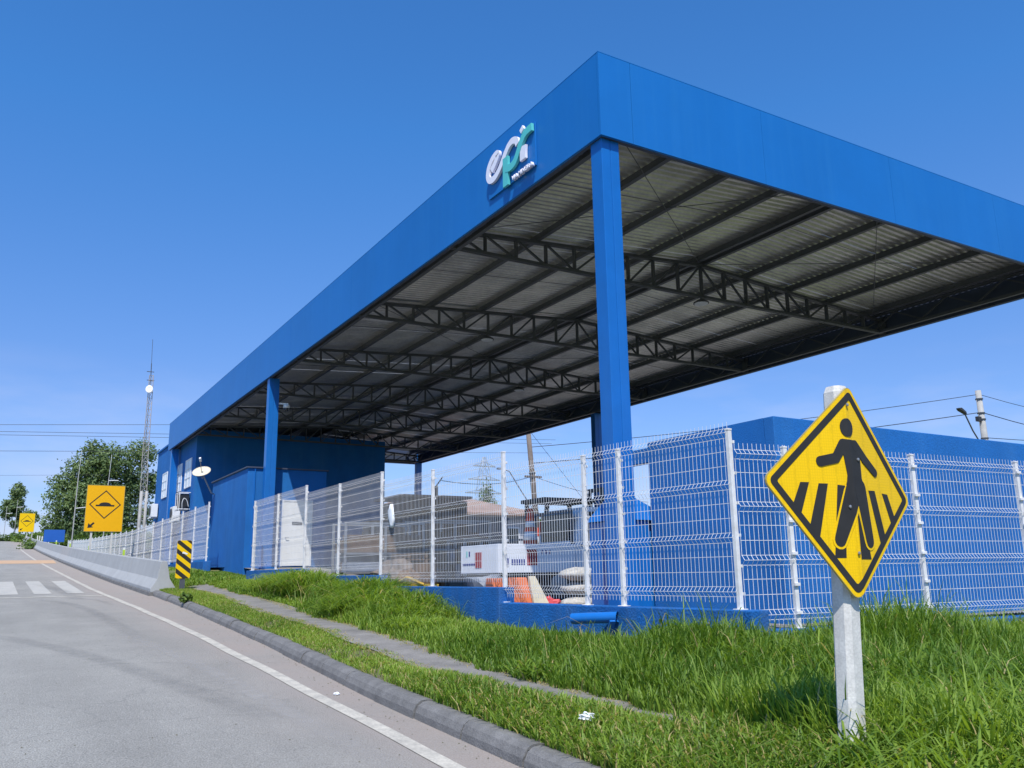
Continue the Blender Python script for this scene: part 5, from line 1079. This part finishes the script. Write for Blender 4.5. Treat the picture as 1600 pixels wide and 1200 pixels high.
x, y, g = scatter(-3.2, -1.2, 17, 46, 26000, lambda x, y: (x > -3.1) & (x < -1.25), 13)
blades('weed_grass', x, y, .12 + .14 * g.random(len(x)), .02 + .01 * g.random(len(x)), M['grass'], 14, .7, .03)

def leafy(name, label, x, y, r_, n, sz, seed, cat='plant'):
    z = float(verge_z(x, y)); t = thing(name, label, cat, (x, y, z)); leaves('leaf_cluster', [(x, y, z + r_ * .6, r_, r_, r_ * .8)], n, sz, M['leaf_bright'], t, seed)
    s_ = MB()
    for k in range(5): s_.tube([(x, y, z - .02), (x + random.uniform(-r_, r_) * .7, y + random.uniform(-r_, r_) * .7, z + r_ * .9)], .006, 4)
    s_.build('stem', M['leaf_bright'], t); return t
for o in (leafy('leafy_weed', 'bright broad leaved weed growing in front of the plinth near the fence corner', -1.3, -2.6, .28, 260, .05, 91), leafy('leafy_weed', 'small green weed sprouting from a joint in the kerb', float(kerb_x(11.6)) + .02, 11.6, .16, 160, .05, 92)):
    for ch in o.children:
        if ch.name.startswith('stem'): ch.data.materials[0] = M['bark']
o = crumple('litter_paper', (-4.02, -4.72, float(verge_z(-4.02, -4.72)) + .14), .055, M['bag'], 8, .6); o['label'] = 'crumpled white paper lying in the grass near the kerb'; o['category'] = 'litter'
o = crumple('litter_scrap', (-4.72, -1.2, float(road_z(-1.2)) + .012), .03, M['bag'], 5, .5); o['label'] = 'tiny white scrap lying in the gutter beside the kerb'; o['category'] = 'litter'

g = np.random.default_rng(21); V = []; F = []     # grit, leaf bits and pebbles on the road and along the gutter
for i in range(420):
    y_ = g.uniform(-9, 16); x_ = float(kerb_x(y_)) - abs(g.normal()) * .22 - .02 if i % 3 else float(line_x(y_)) - g.uniform(0, 3.2); z_ = float(road_z(y_)) + .004; r1 = g.uniform(.004, .011)
    if x_ < -11: continue
    o_ = len(V); a_ = g.uniform(0, 6.28)
    for k in range(4): V.append((x_ + r1 * math.cos(a_ + k * 1.57) * g.uniform(.6, 1.2), y_ + r1 * math.sin(a_ + k * 1.57) * g.uniform(.6, 1.2), z_))
    V.append((x_, y_, z_ + r1 * .6)); F += [(o_ + k, o_ + (k + 1) % 4, o_ + 4) for k in range(4)]
mesh_np('road_grit', V, [np.array(F)], M['soil'], kind='stuff')
